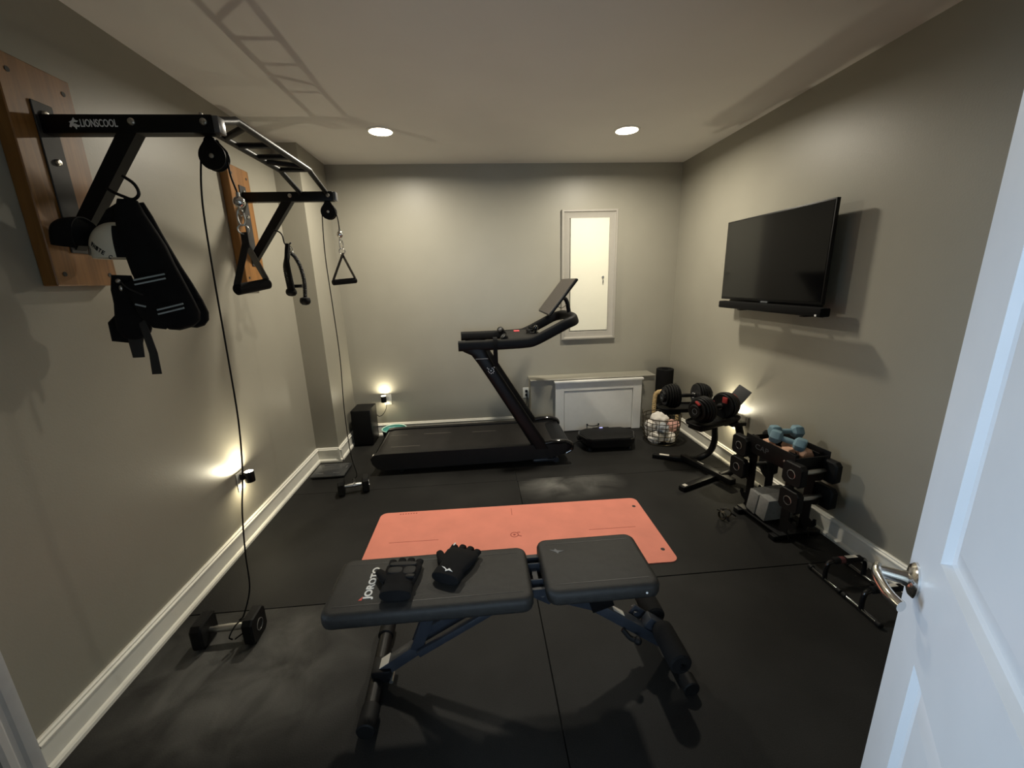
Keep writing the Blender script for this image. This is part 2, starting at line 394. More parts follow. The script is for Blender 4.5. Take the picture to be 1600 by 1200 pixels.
# ---- the open door
U = V((0.643, 0.766, 0)); N = V((-0.766, 0.643, 0)); EDGE = V((0.893, 0.680, 0))
def dp(s, z, n=0.0): return EDGE - U*s + N*n + V((0, 0, z))
def door_leaf():
    d = MB(); Wd = 0.765; Hd = 2.03; z0 = 0.012; T = 0.035
    s0, s1 = 0.165, Wd-0.165
    pans = [(0.24, 0.815), (1.035, 1.90)]
    f = lambda p, k: dp(p[0], p[1], k)
    def q(sa, sb, za, zb, na=-T, nb=0.0):
        A = [dp(sa, za, na), dp(sb, za, na), dp(sb, zb, na), dp(sa, zb, na)]; B = [x + N*(nb-na) for x in A]
        va = [d.bm.verts.new(x) for x in A]; vb = [d.bm.verts.new(x) for x in B]
        d.bm.faces.new(va); d.bm.faces.new(vb[::-1])
        for i in range(4): d.bm.faces.new((va[i], vb[i], vb[(i+1) % 4], va[(i+1) % 4]))
    q(0, s0, z0, Hd); q(s1, Wd, z0, Hd)
    for a, b in [(z0, pans[0][0]), (pans[0][1], pans[1][0]), (pans[1][1], Hd)]: q(s0, s1, a, b)
    root = d.build('door_1', 'door', loc=(0.401, 0.094, 0), smooth=False); struct(root)
    # raised panels with a sloping ogee around them
    for a, b in pans:
        p = MB(); steps = [(0.0, 0.0), (0.006, -0.012), (0.014, -0.015), (0.052, -0.004), (0.058, -0.003)]
        rings = [[dp(s0+o, a+o, n), dp(s1-o, a+o, n), dp(s1-o, b-o, n), dp(s0+o, b-o, n)] for o, n in steps]
        p.rings(rings, caps=False); vs_ = [p.bm.verts.new(x) for x in rings[-1]]; p.bm.faces.new(vs_)
        vs2 = [p.bm.verts.new(x) for x in [dp(s0, a, -T+0.004), dp(s1, a, -T+0.004), dp(s1, b, -T+0.004), dp(s0, b, -T+0.004)]]; p.bm.faces.new(vs2)
        p.build('door_panel', 'door', root, world=True, angle=18)
    # lever handle
    h = MB(); o = dp(0.065, 0.930)
    h.lathe([(0.001, 0), (0.034, 0.0), (0.035, 0.004), (0.030, 0.010), (0.016, 0.014), (0.0135, 0.022), (0.012, 0.058), (0.001, 0.060)], o, N, 28)
    p0 = o + N*0.052; pts = smooth_path([p0 + N*0.006 + U*0.010, p0 - U*0.012 + N*0.009, p0 - U*0.040 + N*0.006, p0 - U*0.075 - N*0.004 - V((0, 0, 0.002)), p0 - U*0.098 - N*0.018 - V((0, 0, 0.004))], 5)
    h.tube(pts, [0.0085]*len(pts), 14, ry=[0.0145]*5 + [0.0125]*(len(pts)-5))
    h.tube([dp(0.065, 0.93, -0.035), dp(0.065, 0.93, -0.075)], 0.013, 12)
    hd = h.build('door_handle', 'chrome', root, world=True, angle=50)
    lt = MB(); lt.box(dp(-0.0005, 0.93, -0.0175), (0.003, 0.024, 0.057), Matrix((U, -N, V((0, 0, 1)))).transposed()); lt.build('latch_plate', 'steel', root, world=True)
    for z in (0.22, 1.02, 1.82):
        hg = MB(); hg.cyl(dp(Wd+0.004, z-0.045, 0.004), dp(Wd+0.004, z+0.045, 0.004), 0.007, 10); hg.build('hinge', 'steel', root, world=True)
door_leaf()

# ---- recessed ceiling lights
def ceiling_light(x, y, label):
    t = thing('ceiling_light', label, 'light', (x, y, H), group='recessed ceiling lights')
    a = MB(); a.lathe([(0.096, 0), (0.096, -0.003), (0.092, -0.006), (0.082, -0.007), (0.080, -0.003), (0.080, 0)], n=40, caps=False); a.build('trim_ring', 'trim', t)
    b = MB(); b.lathe([(0.079, -0.002), (0.079, -0.006), (0.05, -0.0075), (0.001, -0.008)], n=40); b.build('lens', 'lens', t)
ceiling_light(*CEIL_LIGHTS[0], 'lit round recessed ceiling light on the left, above the treadmill end')
ceiling_light(*CEIL_LIGHTS[1], 'lit round recessed ceiling light on the right, in front of the framed white panel')

# ---- framed white wall panel (back wall)
def back(x, z, d=0.0): return V((x, YB-d, z))
def wall_panel():
    t = thing('wall_cabinet', 'tall white cabinet door in a moulded grey frame on the back wall', 'cabinet', (1.134, YB, 0.93))
    x0, x1, z0, z1 = 0.855, 1.413, 0.932, 2.19
    prof = [(0, 0), (0, 0.026), (0.006, 0.032), (0.020, 0.032), (0.026, 0.022), (0.036, 0.018), (0.078, 0.016), (0.082, 0.010), (0.082, 0)]
    m = MB(); m.rings([[back(x0+o, z0+o, d), back(x1-o, z0+o, d), back(x1-o, z1-o, d), back(x0+o, z1-o, d)] for o, d in prof], caps=False)
    m.build('frame', 'frame_paint', t, world=True, angle=20)
    m = MB(); m.box(back(1.138, 1.57, 0.008), (0.386, 0.014, 1.094), bevel=0.002, seg=1); d = m.build('door', 'panel_white', t, world=True)
    m = MB(); m.cyl(back(1.275, 1.553, 0.014), back(1.275, 1.553, 0.026), 0.011, 16); m.box(back(1.275, 1.553, 0.032), (0.004, 0.014, 0.020)); 
    m.tube([back(1.275, 1.545, 0.03), back(1.277, 1.522, 0.026)], 0.0015, 6); m.box(back(1.277, 1.508, 0.026), (0.011, 0.002, 0.030), bevel=0.0005, seg=1); m.build('lock', 'steel', d, world=True)
    for x, z in [(1.315, 2.10), (1.322, 1.04)]: m = MB(); m.cyl(back(x, z, 0.014), back(x, z, 0.017), 0.003, 8); m.build('screw', 'steel', d, world=True)
wall_panel()

# ---- low access cabinet
def low_cabinet():
    t = thing('access_cabinet', 'low grey boxed cabinet with white hatch front against the back wall', 'cabinet', (1.15, YB, 0))
    m = MB(); m.box((1.147, (YB+3.985)/2, 0.275), (1.285, YB-3.985, 0.55)); m.box((1.147, (YB+3.97)/2, 0.557), (1.30, YB-3.965, 0.014), bevel=0.003, seg=1)
    m.build('body', 'wall', t, world=True)
    m = MB(); yf = 3.95
    m.box((0.795, yf+0.017, 0.262), (0.09, 0.034, 0.524), bevel=0.002, seg=1); m.box((1.605, yf+0.017, 0.262), (0.09, 0.034, 0.524), bevel=0.002, seg=1)
    m.box((1.20, yf+0.017, 0.482), (0.72, 0.034, 0.084), bevel=0.002, seg=1)
    m.build('front_frame', 'hatch_white', t, world=True)
    m = MB(); m.box((1.20, yf+0.008, 0.5355), (0.925, 0.055, 0.023), bevel=0.005); m.build('ledge', 'hatch_white', t, world=True)
    m = MB(); m.box((1.20, yf+0.022, 0.222), (0.712, 0.030, 0.428), bevel=0.0025, seg=1); d = m.build('hatch_door', 'hatch_white', t, world=True)
    m = MB(); m.tube(smooth_path([(1.085, yf+0.006, 0.068), (1.092, yf-0.014, 0.064), (1.145, yf-0.02, 0.058), (1.198, yf-0.014, 0.064), (1.205, yf+0.006, 0.068)], 4), 0.0045, 8)
    m.cyl((1.085, yf+0.008, 0.068), (1.085, yf+0.0, 0.068), 0.008, 10); m.cyl((1.205, yf+0.008, 0.068), (1.205, yf, 0.068), 0.008, 10)
    m.build('handle', 'steel_black', d, world=True)
low_cabinet()

# ---- outlets and night lights
def outlet(loc, nrm, label):
    n = V(nrm); side = V((0, 0, 1)).cross(n); rz = math.atan2(side.y, side.x)
    t = thing('outlet', label, 'outlet', loc, rz)       # local x = along wall, local -y = out of the wall
    m = MB(); m.box((0, -0.003, 0), (0.070, 0.006, 0.114), bevel=0.002); m.build('cover_plate', 'outlet', t)
    for z in (-0.02, 0.02):
        m = MB(); m.cyl((0, -0.004, z), (0, -0.008, z), 0.0165, 18); s = m.build('socket', 'outlet', t)
        m = MB(); m.box((-0.006, -0.0085, z+0.003), (0.002, 0.001, 0.008)); m.box((0.006, -0.0085, z+0.003), (0.002, 0.001, 0.007)); m.cyl((0, -0.008, z-0.007), (0, -0.009, z-0.007), 0.002, 8); m.build('slots', 'slot', s)
    return t
def night_light(loc, nrm, label, watts):
    n = V(nrm); side = V((0, 0, 1)).cross(n); rz = math.atan2(side.y, side.x)
    t = thing('night_light', label, 'night light', loc, rz, group='plug-in night lights')
    m = MB(); m.box((0, -0.022, 0), (0.030, 0.026, 0.040), bevel=0.004)
    m.lathe([(0.026, -0.036), (0.027, -0.034), (0.027, 0.030), (0.026, 0.032), (0.0245, 0.032), (0.0245, 0.022), (0.0245, -0.030), (0.0245, -0.036)], (0, -0.062, 0), caps=False)
    m.build('housing', 'plastic', t)
    m = MB(); m.lathe([(0.0243, 0.020), (0.024, 0.0305), (0.012, 0.0325), (0.001, 0.033)], (0, -0.062, 0)); m.build('lens', 'nlens', t)
    m = MB(); m.lathe([(0.0243, -0.030), (0.0243, -0.033), (0.001, -0.0335)], (0, -0.062, 0)); m.build('lower_lens', 'nlens2', t)
    q = V(loc) + n*0.062
    area('night_light_lamp', q+V((0, 0, 0.036)), 0.044, watts, (1.0, 0.9, 0.66), (0, 0, 1), disk=True)
    area('night_light_lamp', q-V((0, 0, 0.037)), 0.044, watts*0.32, (1.0, 0.88, 0.60), (0, 0, -1), disk=True)
M['nlens2'] = mat('night_light_lower_lens', (0.9, 0.9, 0.85), 0.5, emit=(1.0, 0.88, 0.62), estr=15)
outlet((XL, 2.43, 0.395), (1, 0, 0), 'white outlet plate on the left wall behind the lit night light')
night_light((XL+0.0, 2.43, 0.425), (1, 0, 0), 'lit black night light plugged in low on the left wall', 3.2)
outlet((-0.962, YB, 0.385), (0, -1, 0), 'white outlet plate on the back wall behind the lit night light')
night_light((-0.992, YB, 0.410), (0, -1, 0), 'lit night light on the back wall beside the black speaker', 1.3)
outlet((XR, 2.98, 0.375), (-1, 0, 0), 'white outlet plate on the right wall behind the dumbbell stand')
night_light((XR, 3.0, 0.425), (-1, 0, 0), 'lit night light on the right wall behind the dumbbell stand', 3.2)
outlet((0.478, YB, 0.385), (0, -1, 0), 'white outlet plate on the back wall left of the low cabinet')
def plug_cord():
    t = thing('power_cord', 'black plug and cord hanging from the outlet left of the low cabinet', 'cord', (0.478, YB-0.02, 0.02))
    for z in (0.365, 0.405):
        m = MB(); m.box((0.478, YB-0.020, z), (0.026, 0.022, 0.026), bevel=0.004); m.build('plug', 'plastic', t, world=True)
    m = MB()
    m.tube(smooth_path([(0.478, YB-0.032, 0.36), (0.476, YB-0.036, 0.28), (0.455, YB-0.04, 0.18), (0.44, YB-0.05, 0.05), (0.42, YB-0.06, 0.006), (0.35, YB-0.1, 0.006)], 5), 0.004, 6)
    m.tube(smooth_path([(0.484, YB-0.032, 0.40), (0.49, YB-0.045, 0.30), (0.492, YB-0.05, 0.15), (0.49, YB-0.06, 0.02), (0.46, YB-0.09, 0.006)], 5), 0.004, 6)
    m.build('cord', 'plastic', t, world=True)
plug_cord()
m = MB(); m.tube(smooth_path([(-0.975, YB-0.024, 0.358), (-0.982, YB-0.05, 0.30), (-1.02, YB-0.05, 0.24), (-1.06, YB-0.04, 0.22), (-1.078, YB-0.05, 0.24)], 6), 0.0035, 6)
tag(m.build('power_cord', 'plastic', loc=(-0.975, YB-0.024, 0.358)), 'thin black cord from the back wall outlet to the black speaker', 'cord')

# ---- television and soundbar on the right wall
def television():
    t = thing('television', 'large flat black television mounted on the right wall', 'television', (XR, 2.66, 1.345))
    y0, y1, z0, z1, xf = 2.190, 3.163, 1.356, 1.922, 1.932
    m = MB(); m.box((xf+0.013, (y0+y1)/2, (z0+z1)/2), (0.022, y1-y0, z1-z0), bevel=0.003, seg=2); m.build('casing', 'plastic', t, world=True)
    m = MB(); m.box((xf+0.0015, (y0+y1)/2, (z0+z1)/2+0.004), (0.003, y1-y0-0.018, z1-z0-0.026)); m.build('screen', 'screen', t, world=True)
    m = MB(); m.box((xf+0.040, 2.66, 1.56), (0.034, 0.86, 0.50), bevel=0.01); m.build('rear_housing_light_block', 'plastic', t, world=True)  # back of the set, with an added drop below it blocking light above soundbar
    m = MB(); m.box((xf+0.002, 2.66, z0-0.004), (0.01, 0.07, 0.01), bevel=0.002); m.build('sensor_tab', 'dim', t, world=True)
    m = MB(); m.box((XR-0.006, 2.66, 1.62), (0.012, 0.44, 0.24)); m.bar((XR-0.01, 2.5, 1.62), (xf+0.06, 2.5, 1.62), 0.03, 0.2); m.bar((XR-0.01, 2.82, 1.62), (xf+0.06, 2.82, 1.62), 0.03, 0.2); m.build('wall_mount', 'steel_black', t, world=True)
    t = thing('soundbar', 'long black soundbar hanging under the television', 'speaker', (XR-0.12, 2.6, 1.29))
    m = MB(); m.box((1.905, 2.608, 1.320), (0.062, 0.975, 0.050), bevel=0.008); m.build('body', 'darkgrey', t, world=True)
    for y in (2.30, 2.90):
        m = MB(); m.bar((1.915, y, 1.286), (XR, y, 1.286), 0.03, 0.006); m.box((XR-0.003, y, 1.30), (0.006, 0.03, 0.05)); m.build('bracket', 'steel_black', t, world=True)
    m = MB(); m.box((1.873, 2.150, 1.304), (0.003, 0.012, 0.010)); m.build('badge', 'white', t, world=True)
television()

# ================================================================== PULL-UP RIG
def board(y0, y1, z0, z1, label):
    t = thing('mounting_board', label, 'board', (XL, (y0+y1)/2, z0), group='wooden rig mounting boards')
    m = MB(); m.box((XL+0.025, (y0+y1)/2, (z0+z1)/2), (0.050, y1-y0, z1-z0), bevel=0.003, seg=1)
    m.build('plank', 'wood', t, world=True, smooth=False)
    for y in (y0+0.035, y1-0.035):
        for z in (z0+0.04, z1-0.05):
            h = MB(); h.cyl((XL+0.0495, y, z), (XL+0.0515, y, z), 0.008, 14); h.build('screw_head', 'slot', t, world=True)
board(1.598, 1.852, 1.565, 2.285, 'varnished wooden board bolted to the left wall, near one behind the vest')
board(2.825, 3.065, 1.565, 2.275, 'varnished wooden board bolted to the left wall, far one by the column')
BX = XL+0.05
def rig():
    t = thing('pull_up_rig', 'black wall-mounted pull-up bar rig with raised ladder grips', 'pull-up bar', (BX, 2.33, 1.7))
    S = 0.058
    for y, full in ((1.715, True), (2.955, False)):
        m = MB(); m.box((BX+0.003, y, 1.925), (0.006, 0.075, 0.49), bevel=0.002, seg=1); br = m.build('wall_bracket', 'bracket', t, world=True)
        m = MB(); m.box(((BX-0.890)/2, y, 2.100), (-0.890-BX, S*0.8, S), bevel=0.003); m.build('arm', 'steel_black', t, world=True)
        m = MB(); f = lambda p, k: V((p[0], k, p[1])); m.prism([(-1.212, 2.073), (-1.146, 2.073), (BX+0.006, 1.690), (BX+0.006, 1.765)], f, y-S*0.36, y+S*0.36); m.build('brace', 'steel_black', t, world=True)
        m = MB(); m.box((-0.880, y, 2.100), (0.020, S*0.74, S*0.92), bevel=0.003); m.build('end_cap', 'rail' if False else 'scalegrey', t, world=True)
        for x in (-1.153, -0.918):
            m = MB(); m.lathe([(0.012, 0), (0.012, 0.004), (0.009, 0.008), (0.001, 0.0095)], (x, y-S*0.4, 2.105), (0, -1, 0), 12); m.build('bolt', 'bolt', t, world=True)
        for z in (2.135, 1.985):
            m = MB(); m.lathe([(0.011, 0), (0.011, 0.004), (0.008, 0.009), (0.001, 0.010)], (BX+0.006, y+(0.0 if z > 2.13 else 0.0), z), (1, 0, 0), 12); m.build('bolt', 'bolt', t, world=True)
        m = MB(); m.lathe([(0.006, 0), (0.006, 0.012), (0.001, 0.015)], (-0.935, y, 2.129), (0, 0, 1), 10); m.build('bolt', 'bolt', t, world=True)
    # ladder between the two arms
    zt = 2.190; ya, yb = 1.93, 2.68; xo, xi = -0.925, -1.085
    for x, nm in ((xo, 'outer_rail'), (xi, 'inner_rail')):
        m = MB(); m.tube([(x+0.012, 1.73, 2.118), (x+0.012, 1.74, 2.125), (x, ya-0.03, zt-0.012), (x, ya, zt), (x, ya+0.03, zt), (x, yb-0.03, zt), (x, yb, zt), (x, yb+0.025, zt-0.010), (x-0.005, 2.93, 2.125), (x-0.005, 2.94, 2.118)], 0.0145, 14)
        m.build(nm, 'steel_black', t, world=True)
    for yi, yo in ((2.14, 2.00), (2.24, 2.24), (2.42, 2.42), (2.50, 2.60), (2.665, 2.665)):
        m = MB(); m.tube([(xi, yi, zt), (xo, yo, zt)], 0.0135, 12); m.build('rung', 'steel_black', t, world=True)
    m = text_mb('LIONSCOOL', (-1.318, 1.715-S*0.4-0.0006, 2.089), (1, 0, 0), (0, 0, 1), 0.118, 0.024, bold=0.012); m.build('lettering', 'white', t, world=True, smooth=False)
    # emblem: a small maned head
    yy = 1.715-S*0.4
    m = MB(); f = lambda p, k: V((-1.338+p[0]*0.0155, yy-k, 2.1005+p[1]*0.0155))
    m.prism([(-1.1, -0.7), (-0.75, 0.1), (-1.0, 0.25), (-0.35, 0.55), (0.1, 1.15), (0.35, 0.65), (0.95, 0.5), (0.6, 0.2), (0.1, 0.25), (-0.2, 0.0), (0.3, -0.05), (0.75, -0.35), (1.15, -0.35), (0.9, -0.75), (0.45, -0.7), (0.25, -1.2), (-0.05, -0.75), (-0.5, -0.5), (-0.7, -0.8)], f, -0.0003, 0.0007)
    m.build('emblem', 'white', t, world=True, smooth=False)
    # storage hooks on the braces
    m = MB(); m.tube(smooth_path([(-1.30, 1.705, 1.905), (-1.27, 1.69, 1.885), (-1.235, 1.69, 1.868), (-1.205, 1.69, 1.858), (-1.182, 1.69, 1.876), (-1.190, 1.69, 1.908), (-1.222, 1.69, 1.935)], 5), 0.0055, 8); m.build('hook', 'steel_black', t, world=True)
    m = MB(); m.tube(smooth_path([(-1.285, 2.93, 1.90), (-1.24, 2.90, 1.885), (-1.215, 2.88, 1.86), (-1.205, 2.87, 1.815), (-1.185, 2.865, 1.80), (-1.16, 2.86, 1.815)], 5), 0.0045, 8); m.build('hook', 'steel_black', t, world=True)
rig()

def pulley(y, x, label, zt=2.070):
    t = thing('pulley', label, 'pulley', (x, y, zt), group='cable pulleys under the rig')
    for s in (-1, 1):
        m = MB(); f = lambda p, k: V((p[0], k, p[1])); poly = [(0.020*math.cos(a)+0.0, -0.012+0.016*math.sin(a)) for a in [PI*i/6 for i in range(7)]] + [(0.047*math.cos(a), -0.062+0.047*math.sin(a)) for a in [PI*0.78+2*PI*0.72*i/20 for i in range(21)]]
        m.prism(poly, f, s*0.012, s*0.015); m.build('side_plate', 'steel_black', t)
    m = MB(); m.lathe([(0.044, -0.010), (0.045, -0.009), (0.038, -0.002), (0.038, 0.002), (0.045, 0.009), (0.044, 0.010)], (0, 0, -0.062), (0, 1, 0), 28); m.build('wheel', 'plastic', t)
    m = MB(); m.lathe([(0.008, 0), (0.008, 0.004), (0.001, 0.007)], (0, -0.015, -0.062), (0, -1, 0), 12); m.cyl((0, -0.014, -0.062), (0, 0.02, -0.062), 0.005, 10); m.build('axle_bolt', 'bolt', t)
    m = MB(); m.box((0, 0, -0.004), (0.024, 0.034, 0.010), bevel=0.002); m.build('clevis', 'steel_black', t)
    return t
pulley(1.745, -0.932, 'black cable pulley under the near rig arm')
pulley(2.955, -0.932, 'black cable pulley under the far rig arm')

def cable(pts, label, ball):
    t = thing('cable', label, 'cable', pts[0], group='pulley cables')
    m = MB(); m.tube(smooth_path(pts, 6), 0.0033, 8); m.build('cord', 'rubber', t, world=True)
    m = MB(); m.ball(ball, 0.0215, sub=3); m.build('stopper_ball', 'chrome', t, world=True, angle=180)
    b = V(ball); m = MB(); m.cyl(b+V((0, 0, 0.018)), b+V((0, 0, 0.034)), 0.007, 10); m.tube(arc(b-V((0, 0, 0.034)), (0.009, 0, 0), (0, 0, 0.016), 0, 2*PI, 14)[:-1], 0.002, 6, closed=True); m.build('ferrule', 'steel', t, world=True)
# near: weight on the floor - up - over the wheel - down to the ball
cable([(-1.128, 1.625, 0.098), (-1.108, 1.635, 0.120), (-1.090, 1.68, 0.22), (-1.090, 1.70, 0.38), (-1.066, 1.70, 0.59), (-1.040, 1.715, 0.772), (-1.018, 1.72, 1.00), (-1.012, 1.725, 1.27), (-1.010, 1.735, 1.60), (-1.005, 1.745, 1.85), (-0.980, 1.745, 2.000), (-0.962, 1.745, 2.036), (-0.932, 1.745, 2.050), (-0.902, 1.745, 2.036), (-0.892, 1.75, 2.00), (-0.895, 1.76, 1.95), (-0.893, 1.785, 1.89)],
      'black cable from the near pulley down to the floor dumbbell', (-0.893, 1.785, 1.862))
cable([(-1.010, 2.955, 0.10), (-0.972, 2.95, 0.145), (-0.996, 2.95, 0.31), (-1.000, 2.95, 0.66), (-0.982, 2.95, 1.04), (-0.985, 2.95, 1.40), (-0.990, 2.95, 1.735), (-0.976, 2.955, 1.995), (-0.962, 2.955, 2.036), (-0.932, 2.955, 2.050), (-0.902, 2.955, 2.036), (-0.888, 2.955, 2.00), (-0.880, 2.955, 1.95), (-0.879, 2.955, 1.895)],
      'black cable from the far pulley down to the small floor dumbbell by the scale', (-0.879, 2.955, 1.868))

def d_handle(top, apex_dz, g0, g1, label, strap2='greyweb', gs=1.0):
    """carabiner + ring + webbing triangle + grip"""
    top = V(top); g0 = V(g0); g1 = V(g1); t = thing('cable_attachment', label, 'grip', top, group='cable grips')
    c = top-V((0, 0, 0.030)); m = MB(); m.tube([c+V((0.011*math.cos(a), 0.004*math.cos(a), 0.030*math.sin(a))) for a in [2*PI*i/16 for i in range(16)]], 0.0026, 7, closed=True); m.build('carabiner', 'steel', t, world=True)
    c = top-V((0, 0, 0.074)); m = MB(); m.tube([c+V((0.017*math.cos(a), 0.008*math.cos(a), 0.017*math.sin(a))) for a in [2*PI*i/16 for i in range(16)]], 0.003, 7, closed=True); m.build('ring', 'steel', t, world=True)
    ap = top-V((0, 0, apex_dz)); wdir = (g1-g0).cross(V((0, 0, 1))).normalized(); 
    def ribbon(pts, w_, mt, nm):
        m = MB(); pts = [V(p) for p in pts]
        rr_ = []
        for i, p in enumerate(pts):
            d = (pts[min(i+1, len(pts)-1)]-pts[max(i-1, 0)]).normalized(); n = d.cross(wdir).normalized()
            rr_.append([p+wdir*w_+n*0.0012, p-wdir*w_+n*0.0012, p-wdir*w_-n*0.0012, p+wdir*w_-n*0.0012])
        m.rings(rr_); m.build(nm, mt, t, world=True)
    ribbon([c-V((0, 0, 0.010)), ap-V((0, 0, 0.018))], 0.016*gs, 'webbing', 'strap')
    ribbon([ap, g0+V((0, 0, 0.022)), g0], 0.017*gs, 'webbing', 'strap'); ribbon([ap, g1+V((0, 0, 0.022)), g1], 0.015*gs, strap2, 'strap')
    d = (g1-g0).normalized(); m = MB(); m.cyl(g0-d*0.010, g1+d*0.010, 0.019*gs, 18, 0.004); m.build('grip', 'foam', t, world=True)
d_handle((-0.896, 1.785, 1.836), 0.125, (-0.945, 1.765, 1.535), (-0.890, 1.885, 1.555), 'black webbing cable handle hanging from the near cable', gs=1.15)
d_handle((-0.879, 2.955, 1.836), 0.095, (-0.940, 2.905, 1.562), (-0.832, 3.005, 1.572), 'black triangular cable handle hanging from the far cable')

def twisted(mb, pts, r, strands=3, turns=12, n=7):
    P = smooth_path(pts, 8); L = len(P); a0 = None
    fr = []
    for i, p in enumerate(P):
        d = (P[min(i+1, L-1)]-P[max(i-1, 0)]).normalized()
        if a0 is None: a, b = frame_from(d)
        else: a = (a0-d*a0.dot(d)).normalized(); b = a.cross(d)
        a0 = a; fr.append((a, b))
    for k in range(strands):
        pp = []
        for i, p in enumerate(P):
            for j in ([0] if i == L-1 else [0, 1]):
                q = p if j == 0 else (p+P[i+1])/2; th = 2*PI*(k/strands + turns*(i+j*0.5)/(L-1)); a, b = fr[i]
                pp.append(q + (a*math.cos(th)+b*math.sin(th))*r*0.5)
        mb.tube(pp, r*0.56, n)
def triceps_rope():
    t = thing('triceps_rope', 'folded black rope cable attachment hanging on the far brace hook', 'rope', (-1.17, 2.86, 1.80))
    top = V((-1.178, 2.86, 1.775))
    m = MB(); twisted(m, [top+V((-0.006, 0, 0.01)), (-1.192, 2.85, 1.73), (-1.206, 2.84, 1.66), (-1.200, 2.83, 1.57), (-1.196, 2.83, 1.525)], 0.017, turns=11); m.build('rope', 'ropeblk', t, world=True)
    m = MB(); m.tube(smooth_path([top+V((0.0, -0.01, 0.03)), (-1.185, 2.82, 1.70), (-1.177, 2.81, 1.60), (-1.172, 2.81, 1.525)], 4), 0.014, 10); m.build('rubber_sleeve', 'foam', t, world=True)
    m = MB(); twisted(m, [top+V((0.018, -0.01, -0.03)), (-1.140, 2.84, 1.725), (-1.112, 2.83, 1.66), (-1.098, 2.82, 1.57), (-1.098, 2.80, 1.475)], 0.0125, turns=13); m.build('rope', 'ropeblk', t, world=True)
    for c in ((-1.188, 2.82, 1.503), (-1.102, 2.80, 1.445)):
        m = MB(); m.lathe([(0.012, 0.03), (0.028, 0.024), (0.033, 0.008), (0.031, -0.006), (0.020, -0.018), (0.001, -0.022)], c, (0, 0, 1), 16); m.build('end_knob', 'rubber', t, world=True)
    m = MB(); m.cyl((-1.185, 2.85, 1.545), (-1.125, 2.85, 1.545), 0.011, 12); m.build('grip_bar', 'plastic', t, world=True)
    m = MB(); m.tube(arc(top+V((0.012, -0.01, 0.0)), (0.012, 0, 0), (0, 0, 0.018), 0, 2*PI, 14)[:-1], 0.003, 7, closed=True); m.ball(top+V((0.02, -0.01, -0.02)), 0.009); m.build('metal_eye', 'chrome', t, world=True)
triceps_rope()

